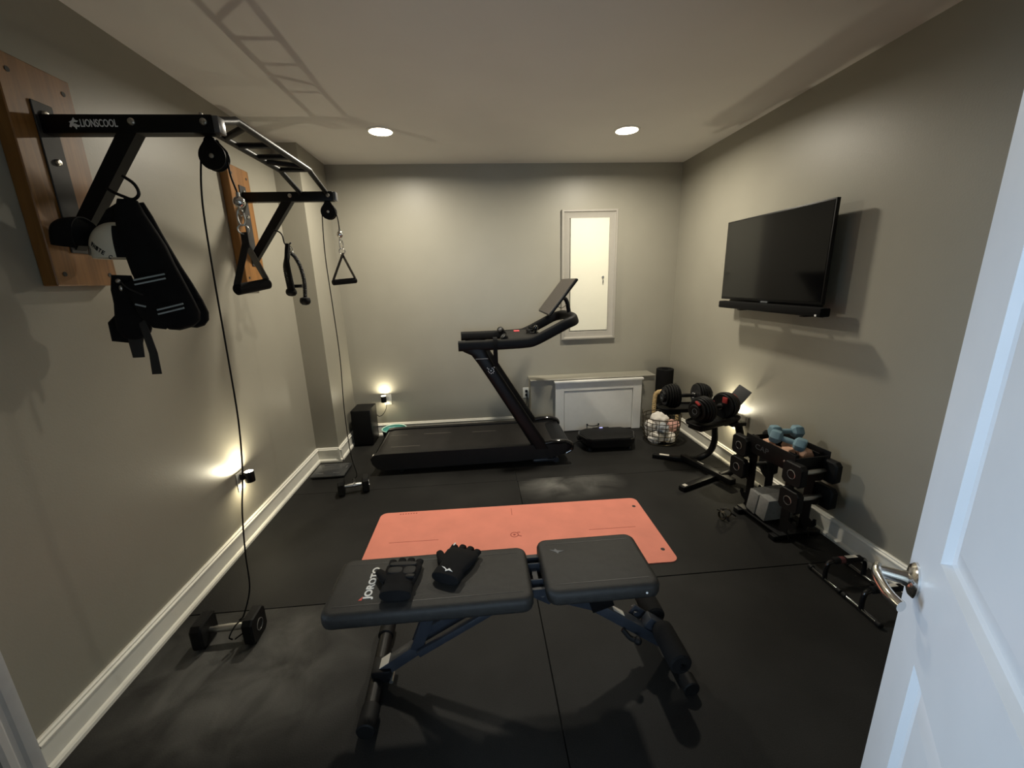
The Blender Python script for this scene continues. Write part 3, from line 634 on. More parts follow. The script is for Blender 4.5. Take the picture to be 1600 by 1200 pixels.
# ---- training vest on the near hook
def vest():
    t = thing('training_vest', 'black padded training vest hanging from the near rig brace hook', 'vest', (-1.24, 1.73, 1.87))
    SH = Matrix.Translation((0, 0, 1.536)) @ Matrix.Scale(0.952, 4) @ Matrix.Translation((0, 0, -1.536))
    w1 = V((0.80, 0.45, 0)).normalized(); dd = V((-0.5, 0.86, 0)).normalized()
    def slab(secs, nm, m_='fabric', thick=0.022, yoff=0.0):
        m = MB(); out = []
        for i, (x, z, hw) in enumerate(secs):
            d = V((secs[min(i+1, len(secs)-1)][0]-secs[max(i-1, 0)][0], 0, secs[min(i+1, len(secs)-1)][1]-secs[max(i-1, 0)][1])).normalized()
            a = V((-d.z, 0, d.x)); a = (a + V((0, 0.35, 0))).normalized()
            if a.x < 0: a = -a
            th = thick*(0.5 if i in (0, len(secs)-1) else 1.0)
            out.append((V((x, 1.74+yoff, z)), a*hw, dd*th))
        m.loft(out, 20, 3.0); m.bm.transform(SH); return m.build(nm, m_, t, world=True, angle=60)
    slab([(-1.268, 1.868, 0.030), (-1.272, 1.82, 0.046), (-1.262, 1.755, 0.060), (-1.245, 1.69, 0.068), (-1.232, 1.62, 0.072), (-1.212, 1.55, 0.074), (-1.190, 1.48, 0.074), (-1.172, 1.43, 0.070), (-1.164, 1.405, 0.056), (-1.160, 1.390, 0.025)], 'back_panel', thick=0.030, yoff=0.01)
    slab([(-1.258, 1.862, 0.018), (-1.246, 1.81, 0.026), (-1.236, 1.75, 0.034), (-1.222, 1.69, 0.040), (-1.204, 1.62, 0.046), (-1.182, 1.55, 0.052), (-1.160, 1.48, 0.056), (-1.142, 1.43, 0.052), (-1.132, 1.405, 0.038), (-1.128, 1.392, 0.015)], 'side_panel', thick=0.020, yoff=0.045)
    slab([(-1.275, 1.86, 0.022), (-1.345, 1.82, 0.024), (-1.39, 1.77, 0.022), (-1.40, 1.73, 0.012)], 'shoulder_strap', thick=0.012, yoff=0.03)
    slab([(-1.335, 1.60, 0.030), (-1.338, 1.55, 0.040), (-1.325, 1.50, 0.052), (-1.330, 1.44, 0.056), (-1.335, 1.395, 0.054), (-1.330, 1.372, 0.044), (-1.328, 1.358, 0.02)], 'front_flap', thick=0.018, yoff=-0.015)
    slab([(-1.300, 1.58, 0.030), (-1.262, 1.52, 0.050), (-1.235, 1.47, 0.060), (-1.215, 1.42, 0.045), (-1.200, 1.405, 0.02)], 'lower_pouch', thick=0.018, yoff=-0.02)
    slab([(-1.37, 1.46, 0.012), (-1.395, 1.42, 0.030), (-1.385, 1.375, 0.045), (-1.36, 1.36, 0.02)], 'side_flap', thick=0.010, yoff=-0.01)
    slab([(-1.335, 1.37, 0.026), (-1.340, 1.34, 0.022), (-1.342, 1.285, 0.019)], 'buckle_strap', 'webbing', 0.006, -0.02)
    slab([(-1.300, 1.43, 0.012), (-1.292, 1.37, 0.013), (-1.285, 1.30, 0.014), (-1.290, 1.215, 0.016)], 'hanging_strap', 'webbing', 0.003, -0.02)
    # reflective double stripes
    for (x, z, L, sl) in ((-1.222, 1.590, 0.100, 0.22), (-1.172, 1.478, 0.088, 0.24), (-1.262, 1.487, 0.032, -0.35)):
        for k in (0, 1):
            c = V((x, 1.703-(0.02 if L < 0.05 else 0), z-0.016*k)); a = V((1, 0.30, sl)).normalized(); m = MB()
            if k and L < 0.05: continue
            m.bar(c-a*L/2, c+a*L/2, 0.004, 0.0055, up=(0, -0.3, 1)); m.bm.transform(SH); m.build('reflective_stripe', 'reflect', t, world=True)
    m = MB(); m.tube(smooth_path([(-1.330, 1.70, 1.585), (-1.30, 1.69, 1.555), (-1.25, 1.69, 1.525)], 5), 0.003, 6); m.bm.transform(SH); m.build('cord', 'webbing', t, world=True)
    m = MB(); m.ball((-1.328, 1.695, 1.578), 0.008); m.ball((-1.324, 1.695, 1.552), 0.006, (1, 1, 1.8)); m.bm.transform(SH); m.build('zip_pull', 'steel', t, world=True)
vest()

# cap: black bill on the left, white front panel, black crown behind
def cap2():
    t = thing('cap', 'black cap with white lettered front panel hung on the near rig brace', 'cap', (-1.27, 1.60, 1.70))
    def sheet(fn, nu, nv, th, nm, mt):
        m = MB(); P = [[fn(i/nu, j/nv) for j in range(nv+1)] for i in range(nu+1)]
        def nrm(i, j):
            a = P[min(i+1, nu)][j]-P[max(i-1, 0)][j]; b_ = P[i][min(j+1, nv)]-P[i][max(j-1, 0)]; n = a.cross(b_)
            return n.normalized() if n.length > 1e-9 else V((0, -1, 0))
        A = [[m.bm.verts.new(P[i][j]) for j in range(nv+1)] for i in range(nu+1)]
        B = [[m.bm.verts.new(P[i][j]+nrm(i, j)*th) for j in range(nv+1)] for i in range(nu+1)]
        for i in range(nu):
            for j in range(nv):
                m.bm.faces.new((A[i][j], A[i+1][j], A[i+1][j+1], A[i][j+1])); m.bm.faces.new((B[i][j], B[i][j+1], B[i+1][j+1], B[i+1][j]))
        for i in range(nu):
            m.bm.faces.new((A[i][0], B[i][0], B[i+1][0], A[i+1][0])); m.bm.faces.new((A[i][nv], A[i+1][nv], B[i+1][nv], B[i][nv]))
        for j in range(nv):
            m.bm.faces.new((A[0][j], A[0][j+1], B[0][j+1], B[0][j])); m.bm.faces.new((A[nu][j], B[nu][j], B[nu][j+1], A[nu][j+1]))
        return m.build(nm, mt, t, world=True, angle=60)
    # bill: arched tongue, u from tip to base
    B0, B1 = V((-1.444, 1.580, 1.702)), V((-1.358, 1.598, 1.690)); T0, T1 = V((-1.418, 1.597, 1.785)), V((-1.352, 1.640, 1.792)); K0, K1 = V((-1.430, 1.65, 1.705)), V((-1.355, 1.735, 1.700))
    def bill(u, v):
        k = math.sqrt(max(0.02, 1-(1-u)**3.0)); B, T, K = B0.lerp(B1, u), T0.lerp(T1, u), K0.lerp(K1, u); c = (B+K)/2
        return c + (B-K)/2*math.cos(PI*v)*k + (T-c)*math.sin(PI*v)*(0.55+0.45*k)
    sheet(bill, 14, 16, 0.004, 'bill', 'fabric')
    # front panel and crown: parts of a dome around C
    Cc = V((-1.288, 1.690, 1.684)); r = 0.088
    def dome(a0, a1, e0, e1):
        def f(u, v):
            a = a0+(a1-a0)*u; e = e0+(e1-e0)*v
            return Cc + V((math.cos(a)*math.cos(e)*r*0.95, math.sin(a)*math.cos(e)*r*0.88, math.sin(e)*r*1.10))
        return f
    # azimuth: -pi/2 faces the camera side, pi faces the bill
    sheet(dome(-PI-1.2, -1.15, -0.28, 0.98), 18, 10, 0.002, 'front_panel', 'capwhite')
    sheet(dome(-1.15, PI-1.2, -0.28, 0.98), 26, 10, 0.002, 'mesh_back', 'fabric')
    sheet(dome(-PI, PI, 0.98, 1.55), 30, 6, 0.002, 'crown_top', 'capwhite')
    # lettering that follows the front panel
    txt = 'WHITE C'
    for i, ch in enumerate(txt):
        if ch == ' ': continue
        a = -2.05 + i*0.10; e = 0.16-0.075*i
        c = Cc + V((math.cos(a)*math.cos(e)*r*0.95, math.sin(a)*math.cos(e)*r*0.88, math.sin(e)*r*1.10)); n = V((math.cos(a), math.sin(a), math.sin(e)*0.8)).normalized()
        rt = V((0, 0, 1)).cross(n).normalized(); rt = (rt - V((0, 0, 0.9))).normalized(); rt = (rt-n*rt.dot(n)).normalized(); up = n.cross(rt)
        m = text_mb(ch, c+n*0.003, rt, up, 0.009, 0.015, bold=0.02); m.build('lettering', 'slot', t, world=True, smooth=False)
    a, e = -2.35, -0.02
    c = Cc + V((math.cos(a)*math.cos(e)*r*0.95, math.sin(a)*math.cos(e)*r*0.88, math.sin(e)*r*1.10)); n = V((math.cos(a), math.sin(a), 0.1)).normalized(); m = MB(); m.lathe([(0.017, 0), (0.017, 0.004), (0.011, 0.0045), (0.011, 0.0035), (0.001, 0.0035)], c, n, 18); m.build('emblem', 'greyweb', t, world=True)
cap2()

# ================================================================== TREADMILL
def treadmill():
    t = thing('treadmill', 'black treadmill with tilted screen along the back wall', 'treadmill', (-0.06, 3.53, 0))
    f = lambda p, k: V((p[0], k, p[1]))
    Y0, Y1 = 3.205, 3.865
    body = [(-0.925, 0.145), (-0.915, 0.10), (-0.88, 0.062), (-0.82, 0.045), (0.30, 0.055), (0.42, 0.070), (0.60, 0.075), (0.69, 0.090), (0.735, 0.120), (0.745, 0.150), (0.735, 0.175), (0.60, 0.170), (-0.82, 0.170), (-0.90, 0.165)]
    m = MB(); m.prism(body, f, Y0+0.012, Y1-0.012); m.build('deck', 'plastic', t, world=True, angle=25)
    for y, nm in ((Y0, 'near'), (Y1, 'far')):
        s = 1 if nm == 'near' else -1
        m = MB(); prof = [(-0.932, 0.150), (-0.922, 0.10), (-0.885, 0.058), (-0.82, 0.042), (0.30, 0.052), (0.64, 0.078), (0.70, 0.12), (0.71, 0.17), (0.66, 0.187), (-0.84, 0.187), (-0.905, 0.178)]
        m.prism(prof, f, y, y+s*0.052); m.build('side_rail', 'rail', t, world=True, angle=25)
    # belt with lane marks, wraps the rear roller
    m = MB(); path = [(-0.70, 0.176), (-0.84, 0.175), (-0.895, 0.165), (-0.915, 0.145), (-0.915, 0.11), (-0.90, 0.09)]
    pr = [(0.66, 0.176)] + path; m.prism(pr + [(0.60, 0.12)], f, Y0+0.058, Y1-0.058); b = m.build('belt', 'belt', t, world=True, angle=40)
    for (x0, x1, y) in ((-0.86, -0.70, 3.66), (-0.55, -0.30, 3.66), (-0.1, 0.12, 3.64), (-0.80, -0.55, 3.38)):
        q = MB(); q.box(((x0+x1)/2, y, 0.1763), (x1-x0, 0.004, 0.0008)); q.build('belt_mark', 'line', b, world=True)
    m = MB(); m.box((-0.905, 3.235, 0.168), (0.03, 0.035, 0.012), bevel=0.004); m.build('reflector', 'sticker', t, world=True)
    # motor cover at the screen end
    m = MB(); m.loft([(V((0.60, 3.535, 0.155)), V((0, 0.27, 0)), V((0.0, 0, 0.022))), (V((0.66, 3.535, 0.16)), V((0, 0.275, 0)), V((0, 0, 0.030))), (V((0.725, 3.535, 0.150)), V((0, 0.275, 0)), V((0, 0, 0.030))), (V((0.755, 3.535, 0.14)), V((0, 0.265, 0)), V((0, 0, 0.016)))], 24, 4); m.build('motor_cover', 'plastic', t, world=True)
    for y in (Y0+0.02, Y1-0.02):
        m = MB(); m.tube(smooth_path([(0.52, y, 0.198), (0.60, y, 0.205), (0.69, y, 0.20), (0.745, y, 0.175), (0.75, y, 0.13), (0.70, y, 0.10)], 5), 0.026, 14, ry=0.018); m.build('front_foot_cover', 'gloss', t, world=True)
        # posts: oval section, flaring where they meet the rails
        m = MB(); out = []
        for (xc, z, hw) in ((0.495, 0.15, 0.072), (0.44, 0.24, 0.068), (0.30, 0.478, 0.062), (0.16, 0.716, 0.060), (0.05, 0.90, 0.060), (0.005, 0.975, 0.066), (-0.030, 1.005, 0.092), (-0.038, 1.030, 0.116), (-0.036, 1.050, 0.122)):
            out.append((V((xc, y, z)), V((hw, 0, 0)), V((0, 0.026, 0))))
        m.loft(out, 20, 2.6); p = m.build('post', 'plastic', t, world=True, angle=40)
        if y < 3.5:
            q = MB(); q.bar((-0.030, y-0.0262, 0.948), (0.068, y-0.0262, 0.948), 0.002, 0.004); q.build('accent_line', 'sticker', p, world=True)
            q = MB(); cx, cz = 0.088, 0.850
            for (dx, dz, r_) in ((0, 0, 0.0055), (-0.020, -0.004, 0.0035), (-0.014, -0.016, 0.004), (0.0, -0.023, 0.0045), (0.014, -0.018, 0.0045), (0.022, -0.006, 0.0045), (0.020, 0.010, 0.0045), (0.010, 0.020, 0.004), (0.026, 0.026, 0.0045), (-0.018, 0.013, 0.0045), (-0.028, 0.022, 0.004)):
                q.cyl((cx+dx, y-0.0255, cz+dz), (cx+dx, y-0.0285, cz+dz), r_, 10)
            q.build('emblem', 'white', p, world=True)
    # hand rails: two arms joined round the front
    R_ = 0.031
    def half(y): return [(-0.160, y, 1.052), (0.10, y, 1.052), (0.36, y, 1.058), (0.45, y, 1.074), (0.60, y, 1.145), (0.70, y, 1.195)]
    c = (Y0+Y1)/2
    near = half(Y0+0.02); far = half(Y1-0.02)
    front = [(0.760, Y0+0.045, 1.215), (0.790, Y0+0.12, 1.225), (0.800, c, 1.228), (0.790, Y1-0.12, 1.225), (0.760, Y1-0.045, 1.215)]
    pts = smooth_path(near+front+far[::-1], 5)
    m = MB(); m.tube(pts, 0.029, 20, ry=0.041, power=3.2); m.build('handrail', 'rubber', t, world=True, angle=60)
    # console across the arms
    m = MB(); m.loft([(V((0.24, c, 1.075)), V((0.006, 0, 0)), V((0, 0, 0.006))), (V((0.25, c, 1.075)), V((0, 0.31, 0)), V((0, 0, 0.016))), (V((0.36, c, 1.082)), V((0, 0.31, 0)), V((0, 0, 0.018))), (V((0.50, c, 1.085)), V((0, 0.30, 0)), V((0, 0, 0.018))), (V((0.52, c, 1.095)), V((0, 0.29, 0)), V((0, 0, 0.008)))], 24, 5); cs = m.build('console', 'rail', t, world=True)
    m = MB(); m.box((0.345, 3.68, 1.102), (0.05, 0.05, 0.008), bevel=0.003); m.build('red_button', 'redbtn', cs, world=True)
    for y in (Y0+0.055, Y1-0.055):
        m = MB(); m.lathe([(0.001, 0.036), (0.022, 0.036), (0.028, 0.033), (0.030, 0.0), (0.001, -0.002)], (0.215, y, 1.092), (-0.45, -0.75 if y > 3.5 else -0.2, 0.5), 20); k = m.build('knob', 'plastic', t, world=True)
        m = MB(); 
        m.lathe([(0.010, 0), (0.010, 0.0015), (0.006, 0.0015), (0.006, 0)], V((0.215, y, 1.092))+V((-0.45, -0.75 if y > 3.5 else -0.2, 0.5)).normalized()*0.036, (-0.45, -0.75 if y > 3.5 else -0.2, 0.5), 16, caps=False); m.build('knob_ring', 'dim', k, world=True)
    # screen: leans towards the runner
    cen = V((0.675, 3.525, 1.408)); up = V((0.222, 0, 0.278)).normalized(); nr = V((-0.278, 0, 0.222)).normalized(); R3 = Matrix((V((0, 1, 0)), nr, up)).transposed()
    m = MB(); m.box(cen - nr*0.012, (0.555, 0.022, 0.360), R3, bevel=0.009, seg=3); sc = m.build('screen', 'plastic', t, world=True)
    m = MB(); m.box(cen + nr*0.0005, (0.535, 0.004, 0.345), R3, bevel=0.0015, seg=1); m.build('glass', 'tablet', sc, world=True)
    m = MB(); m.tube(smooth_path([(0.795, c, 1.240), (0.785, c, 1.30), (0.770, c, 1.36), (0.745, c, 1.385), (0.700, c, 1.395)], 5), 0.018, 12, ry=0.022); m.build('screen_arm', 'plastic', t, world=True)
    m = MB(); m.tube(smooth_path([(0.66, c-0.1, 1.33), (0.715, c-0.06, 1.305), (0.77, c-0.01, 1.33)], 5), 0.003, 6); m.build('screen_cable', 'wire', t, world=True)
    m = MB()
    for y in (3.26, 3.80): m.box((0.52, y, 0.028), (0.20, 0.045, 0.026), bevel=0.008); m.cyl((0.62, y-0.02, 0.025), (0.62, y+0.02, 0.025), 0.025, 16); m.box((0.50, y, 0.055), (0.10, 0.03, 0.05))
    m.build('front_leveller', 'frame_blue', t, world=True)
    m = MB()
    for y in (3.26, 3.80): m.cyl((-0.70, y-0.018, 0.022), (-0.70, y+0.018, 0.022), 0.022, 14); m.box((-0.70, y, 0.036), (0.05, 0.03, 0.03))
    m.build('rear_foot', 'rubber', t, world=True)
M['redbtn'] = mat('red_button', (0.75, 0.09, 0.10), 0.4, emit=(1, 0.12, 0.12), estr=0.25)
treadmill()
# band looped over the near handrail
m = MB(); m.rings([[V((0.130+dx, y+dy, z)) for dx, dy in ((-0.016, 0), (0.016, 0), (0.016, 0.004), (-0.016, 0.004))] for (y, z) in ((3.186, 0.885), (3.184, 0.95), (3.182, 1.03), (3.186, 1.095), (3.195, 1.108))])
m.rings([[V((0.130+dx, y, z+dz)) for dx, dz in ((-0.016, 0), (0.016, 0), (0.016, 0.004), (-0.016, 0.004))] for (y, z) in ((3.195, 1.1055), (3.25, 1.1055), (3.262, 1.095))])
m.rings([[V((0.130+dx, y+dy, z)) for dx, dy in ((-0.016, 0), (0.016, 0), (0.016, 0.004), (-0.016, 0.004))] for (y, z) in ((3.262, 1.100), (3.264, 1.03), (3.258, 0.95), (3.25, 0.89))])
tag(m.build('strap', 'fabric', loc=(0.13, 3.2, 1.1), angle=60), 'black band looped over the near treadmill handrail', 'strap')
# small things in the treadmill tray
t = thing('cable_tangle', 'dark tangle of clips and cord in the treadmill tray', 'cable', (0.46, 3.50, 1.102))
m = MB(); 
for i in range(5):
    c_ = V((0.44+0.02*random.random(), 3.46+0.05*random.random(), 1.112+0.008*i)); a_ = 0.028+0.012*random.random()
    m.tube([c_+V((a_*math.cos(q), a_*1.3*math.sin(q), 0.006*math.sin(2*q+i))) for q in [2*PI*j/16 for j in range(16)]], 0.0045, 6, closed=True)
m.build('cord', 'plastic', t, world=True)
m = MB(); m.ball((0.485, 3.44, 1.150), 0.022, (1, 1, 1.1)); m.cyl((0.485, 3.44, 1.10), (0.485, 3.44, 1.14), 0.012, 12); m.build('clip', 'gloss', t, world=True)

# ---- black speaker
t = thing('speaker', 'tall black box speaker on the floor in the back left corner', 'speaker', (-1.17, 4.0, 0))
m = MB(); m.box((-1.172, 4.005, 0.190), (0.185, 0.245, 0.350), bevel=0.004); m.build('cabinet', 'plastic', t, world=True)
m = MB(); m.box((-1.172, 3.880, 0.190), (0.176, 0.008, 0.340), bevel=0.003); m.build('grille', 'darkgrey', t, world=True)
for dx in (-0.075, 0.075):
    for dy in (-0.09, 0.09):
        m = MB(); m.cyl((-1.172+dx, 4.005+dy, 0), (-1.172+dx, 4.005+dy, 0.016), 0.012, 12); m.build('foot', 'rubber', t, world=True)

# ---- teal lined tub
t = thing('tub', 'shallow round black tub with teal lining and pale rim behind the treadmill', 'tub', (-0.892, 4.000, 0))
m = MB(); m.lathe([(0.088, 0), (0.100, 0.01), (0.118, 0.118), (0.122, 0.124), (0.118, 0.124), (0.112, 0.118)], n=40, caps=False); m.lathe([(0.088, 0.001), (0.001, 0.001)], n=40, caps=False); m.build('body', 'plastic', t)
m = MB(); m.lathe([(0.113, 0.122), (0.108, 0.112), (0.096, 0.100), (0.001, 0.097)], n=40, caps=False); m.build('lining', 'teal', t)
m = MB(); m.tube([V((0.118*math.cos(a), 0.118*math.sin(a), 0.127)) for a in [2*PI*i/40 for i in range(40)]], 0.0055, 8, closed=True); m.build('rim', 'tealrim', t)

# ---- bathroom scale
t = thing('bathroom_scale', 'flat dark bathroom scale beside the column baseboard', 'scale', (-1.295, 3.325, 0), 0.0)
m = MB(); m.box((0, 0, 0.020), (0.275, 0.245, 0.014), bevel=0.006); m.build('platform', 'scaleglass', t)
m = MB(); m.box((0, 0, 0.0095), (0.26, 0.23, 0.009), bevel=0.002); m.build('base', 'rubber', t)
for (x, y, a, b_) in ((-0.075, -0.07, 0.055, 0.016), (0.06, -0.065, 0.055, 0.016), (0.0, 0.100, 0.19, 0.007), (0.112, 0.04, 0.012, 0.05)):
    m = MB(); m.box((x, y, 0.0275), (a, b_, 0.0012)); m.build('metal_strip', 'scalegrey', t)
for dx in (-0.1, 0.1):
    for dy in (-0.09, 0.09):
        m = MB(); m.cyl((dx, dy, 0), (dx, dy, 0.006), 0.014, 12); m.build('foot', 'rubber', t)

# ================================================================== SQUARE-HEADED DUMBBELLS
def square_dumbbell(label, loc, rotz, half=0.095, size=0.130, thick=0.050, tilt=0.0, group=None):
    t = thing('dumbbell', label, 'dumbbell', loc, rot=(tilt, 0, rotz), group=group)
    h = size/2; c = 0.018
    poly = [(-h+c, -h), (h-c, -h), (h, -h+c), (h, h-c), (h-c, h), (-h+c, h), (-h, h-c), (-h, -h+c)]
    for s in (-1, 1):
        m = MB(); secs = []
        for (o, sc_) in ((half-thick*0.45, 0.86), (half-thick*0.30, 1.0), (half+thick*0.35, 1.0), (half+thick*0.5, 0.93)):
            secs.append([V((s*o, p[0]*sc_, p[1]*sc_+h)) for p in poly])
        m.rings(secs); hd = m.build('head', 'rubber', t, angle=30)
        m = MB(); xx = half+thick*0.5
        m.lathe([(0.027, -0.003), (0.027, 0.002), (0.0235, 0.003), (0.023, -0.003)], (s*xx, 0, h), (s, 0, 0), 28, caps=False); m.build('chrome_ring', 'ringlight', hd)
        m = MB(); m.lathe([(0.023, -0.002), (0.023, 0.0005), (0.001, 0.0008)], (s*xx, 0, h), (s, 0, 0), 24); m.build('end_plug', 'plastic', hd)
    m = MB(); L = half-thick*0.4
    m.lathe([(0.012, -L), (0.012, -L*0.8), (0.0145, -L*0.6), (0.016, 0), (0.0145, L*0.6), (0.012, L*0.8), (0.012, L)], (0, 0, h), (1, 0, 0), 16); m.build('handle', 'steel', t)
    return t
a = square_dumbbell('square-headed black dumbbell lying on the floor under the near cable', (-1.178, 1.628, 0), 0.04, half=0.103, size=0.125)
m = MB(); m.tube(smooth_path([(-1.140, 1.575, 0.045), (-1.142, 1.565, 0.070), (-1.128, 1.60, 0.098), (-1.112, 1.645, 0.090), (-1.110, 1.658, 0.065), (-1.118, 1.63, 0.034), (-1.135, 1.585, 0.036)], 5), 0.0032, 7)
tag(m.build('cable_loop', 'rubber', loc=(-1.16, 1.62, 0.05)), 'black cable loop around the handle of the near floor dumbbell', 'cable')
square_dumbbell('small square-headed dumbbell on the floor at the treadmill end', (-1.005, 2.950, 0), 0.26, half=0.085, size=0.115)
m = MB(); m.tube([V((-1.000+0.004*math.sin(q*2), 2.95+0.019*math.cos(q), 0.0575+0.021*math.sin(q))) for q in [2*PI*i/16 for i in range(16)]], 0.003, 6, closed=True); m.tube(arc((-0.996, 2.95, 0.095), (0.006, 0, 0), (0, 0, 0.016), 0, 2*PI, 12)[:-1], 0.002, 6, closed=True)
tag(m.build('carabiner', 'steel', loc=(-1.0, 2.95, 0.06)), 'steel clip on the handle of the small floor dumbbell', 'clip')

# ================================================================== YOGA MAT
def yoga():
    t = thing('yoga_mat', 'coral pink yoga mat unrolled on the floor behind the bench', 'mat', (0.165, 2.24, 0), -0.016)
    X, Y, r = 0.893, 0.345, 0.045
    poly = []
    for cx, cy, a0 in ((X-r, Y-r, 0), (-X+r, Y-r, PI/2), (-X+r, -Y+r, PI), (X-r, -Y+r, 3*PI/2)):
        poly += [(cx+r*math.cos(a0+PI/2*i/6), cy+r*math.sin(a0+PI/2*i/6)) for i in range(7)]
    m = MB(); m.prism(poly, lambda p, k: V((p[0], p[1], k)), 0.0005, 0.0055); s = m.build('sheet', 'yoga', t)
    z = 0.0057
    def mark(mb_, nm='printed_mark', mt='yogamark'): mb_.build(nm, mt, s)
    m = MB(); m.lathe([(0.026, 0), (0.026, 0.0008), (0.021, 0.0008), (0.021, 0)], (0, 0, z-0.0004), caps=False, n=30); m.lathe([(0.008, 0), (0.008, 0.0008), (0.001, 0.0008)], (0, 0, z-0.0004), n=16); m.box((0.028, 0.022, z), (0.018, 0.006, 0.0008)); m.box((0.032, -0.014, z), (0.026, 0.006, 0.0008), Matrix.Rotation(-0.5, 3, 'Z')); mark(m)
    m = MB(); m.box((0.0, 0.265, z), (0.003, 0.085, 0.0006)); m.box((0.0, -0.265, z), (0.003, 0.085, 0.0006)); mark(m)
    m = MB(); m.box((-0.62, -0.0, z), (0.30, 0.003, 0.0006)); m.box((0.62, 0.0, z), (0.30, 0.003, 0.0006)); mark(m)
    m = MB()
    for i in range(7): m.box((-0.76+i*0.018, 0.320, z), (0.010, 0.010, 0.0006))
    mark(m)
    for x, y in ((0.845, 0.235), (0.845, -0.235)):
        m = MB(); m.lathe([(0.012, 0), (0.012, 0.001), (0.001, 0.0012)], (x, y, z-0.0004), n=18); m.build('eyelet', 'slot', s)
yoga()

# ================================================================== BENCH
def bench():
    t = thing('weight_bench', 'black padded folding weight bench in the foreground', 'bench', (0.1, 1.34, 0))
    def pad(x0, x1, y0, y1, nm, z1=0.480, th=0.055):
        m = MB(); X = (x1-x0)/2; Y = (y1-y0)/2; cx = (x0+x1)/2; cy = (y0+y1)/2; r = 0.042
        def ring(ins, z):
            out = []
            rr_ = max(r-ins, 0.012)
            for sx, sy, a0 in ((1, 1, 0), (-1, 1, PI/2), (-1, -1, PI), (1, -1, 3*PI/2)):
                for i in range(7):
                    a = a0+PI/2*i/6; out.append(V((cx+sx*(X-r)+ (r-ins)*math.cos(a), cy+sy*(Y-r)+(r-ins)*math.sin(a), z)))
            return out
        m.rings([ring(0.012, z1-th), ring(0.003, z1-th+0.004), ring(0, z1-th+0.014), ring(0, z1-0.018), ring(0.004, z1-0.008), ring(0.012, z1-0.002), ring(0.022, z1)])
        p = m.build(nm, 'vinyl', t, world=True, angle=50)
        for y in (y0+0.045, y1-0.045):
            q = MB(); q.bar((x0+0.035, y, z1+0.0002), (x1-0.035, y, z1+0.0002), 0.003, 0.001); q.build('seam', 'seam', p, world=True)
        q = MB(); q.box((cx, cy, z1-th-0.004), (x1-x0-0.06, y1-y0-0.06, 0.010)); q.build('pad_board', 'steel_black', p, world=True)
        return p
    p1 = pad(-0.575, 0.150, 1.168, 1.470, 'back_pad'); p2 = pad(0.198, 0.612, 1.185, 1.505, 'seat_pad')
    m = text_mb('JOROTO', (-0.409, 1.236, 0.4805), (0.0, 1, 0), (-1, 0, 0), 0.166, 0.036, bold=0.035); m.build('lettering', 'white', p1, world=True, smooth=False)
    m = MB(); m.prism([(-0.446, 1.234), (-0.446, 1.252), (-0.458, 1.234)], lambda p, k: V((p[0], p[1], k)), 0.4800, 0.4812); m.build('red_mark', 'redmark', p1, world=True, smooth=False)
    m = MB(); m.prism([(0.245, 1.425), (0.262, 1.420), (0.268, 1.430), (0.275, 1.418), (0.300, 1.412), (0.280, 1.408), (0.274, 1.398), (0.266, 1.410)], lambda p, k: V((p[0], p[1], k)), 0.4800, 0.4810); m.build('emblem', 'dim', p2, world=True, smooth=False)
    Y = 1.345
    # left floor tube and right floor tube
    m = MB(); m.cyl((-0.457, 1.15, 0.032), (-0.470, 1.56, 0.032), 0.027, 20); m.build('left_foot_tube', 'steel_black', t, world=True)
    for y0, y1, x in ((1.125, 1.215, -0.4565), (1.525, 1.60, -0.4705)):
        m = MB(); m.cyl((x, y0, 0.033), (x, y1, 0.033), 0.033, 20, 0.004); m.build('rubber_cap', 'rubber', t, world=True)
    m = MB(); m.cyl((0.735, 1.17, 0.030), (0.735, 1.60, 0.030), 0.023, 20); m.build('right_foot_tube', 'steel_black', t, world=True)
    for y0, y1 in ((1.150, 1.205), (1.575, 1.625)):
        m = MB(); m.cyl((0.735, y0, 0.031), (0.735, y1, 0.031), 0.031, 20, 0.004); m.build('rubber_cap', 'rubber', t, world=True)
    # main beams: inverted V under the pads
    m = MB(); m.bar((-0.455, Y, 0.050), (-0.28, Y, 0.165), 0.046, 0.046, bevel=0.004); m.build('left_lower_beam', 'frame_blue', t, world=True)
    m = MB(); m.bar((-0.29, Y-0.032, 0.150), (0.05, Y-0.032, 0.345), 0.020, 0.026, bevel=0.003); m.bar((-0.29, Y+0.032, 0.150), (0.05, Y+0.032, 0.345), 0.020, 0.026, bevel=0.003); m.build('support_tube', 'frame_blue', t, world=True)
    m = MB(); m.bar((0.04, Y, 0.335), (0.185, Y, 0.405), 0.050, 0.040, bevel=0.004); m.build('upper_beam', 'frame_blue', t, world=True)
    m = MB(); m.bar((-0.300, Y-0.02, 0.155), (-0.195, Y-0.02, 0.420), 0.008, 0.045, bevel=0.002); m.bar((-0.300, Y+0.02, 0.155), (-0.195, Y+0.02, 0.420), 0.008, 0.045, bevel=0.002); m.build('adjuster_bracket', 'frame_blue', t, world=True)
    m = MB(); m.bar((-0.26, Y-0.006, 0.230), (0.07, Y-0.006, 0.412), 0.028, 0.030, bevel=0.003); m.build('back_pad_strut', 'frame_blue', t, world=True)
    m = MB(); m.box((-0.21, Y, 0.412), (0.66, 0.05, 0.014)); m.box((0.40, Y, 0.412), (0.34, 0.05, 0.014)); m.build('pad_rail', 'steel_black', t, world=True)
    # hinge between the pads
    for y in (Y-0.045, Y+0.045):
        m = MB(); m.bar((0.135, y, 0.420), (0.215, y, 0.420), 0.006, 0.062, bevel=0.002); m.bar((0.155, y, 0.405), (0.235, y, 0.355), 0.006, 0.050, bevel=0.002); m.build('hinge_plate', 'frame_blue', t, world=True)
    m = MB()
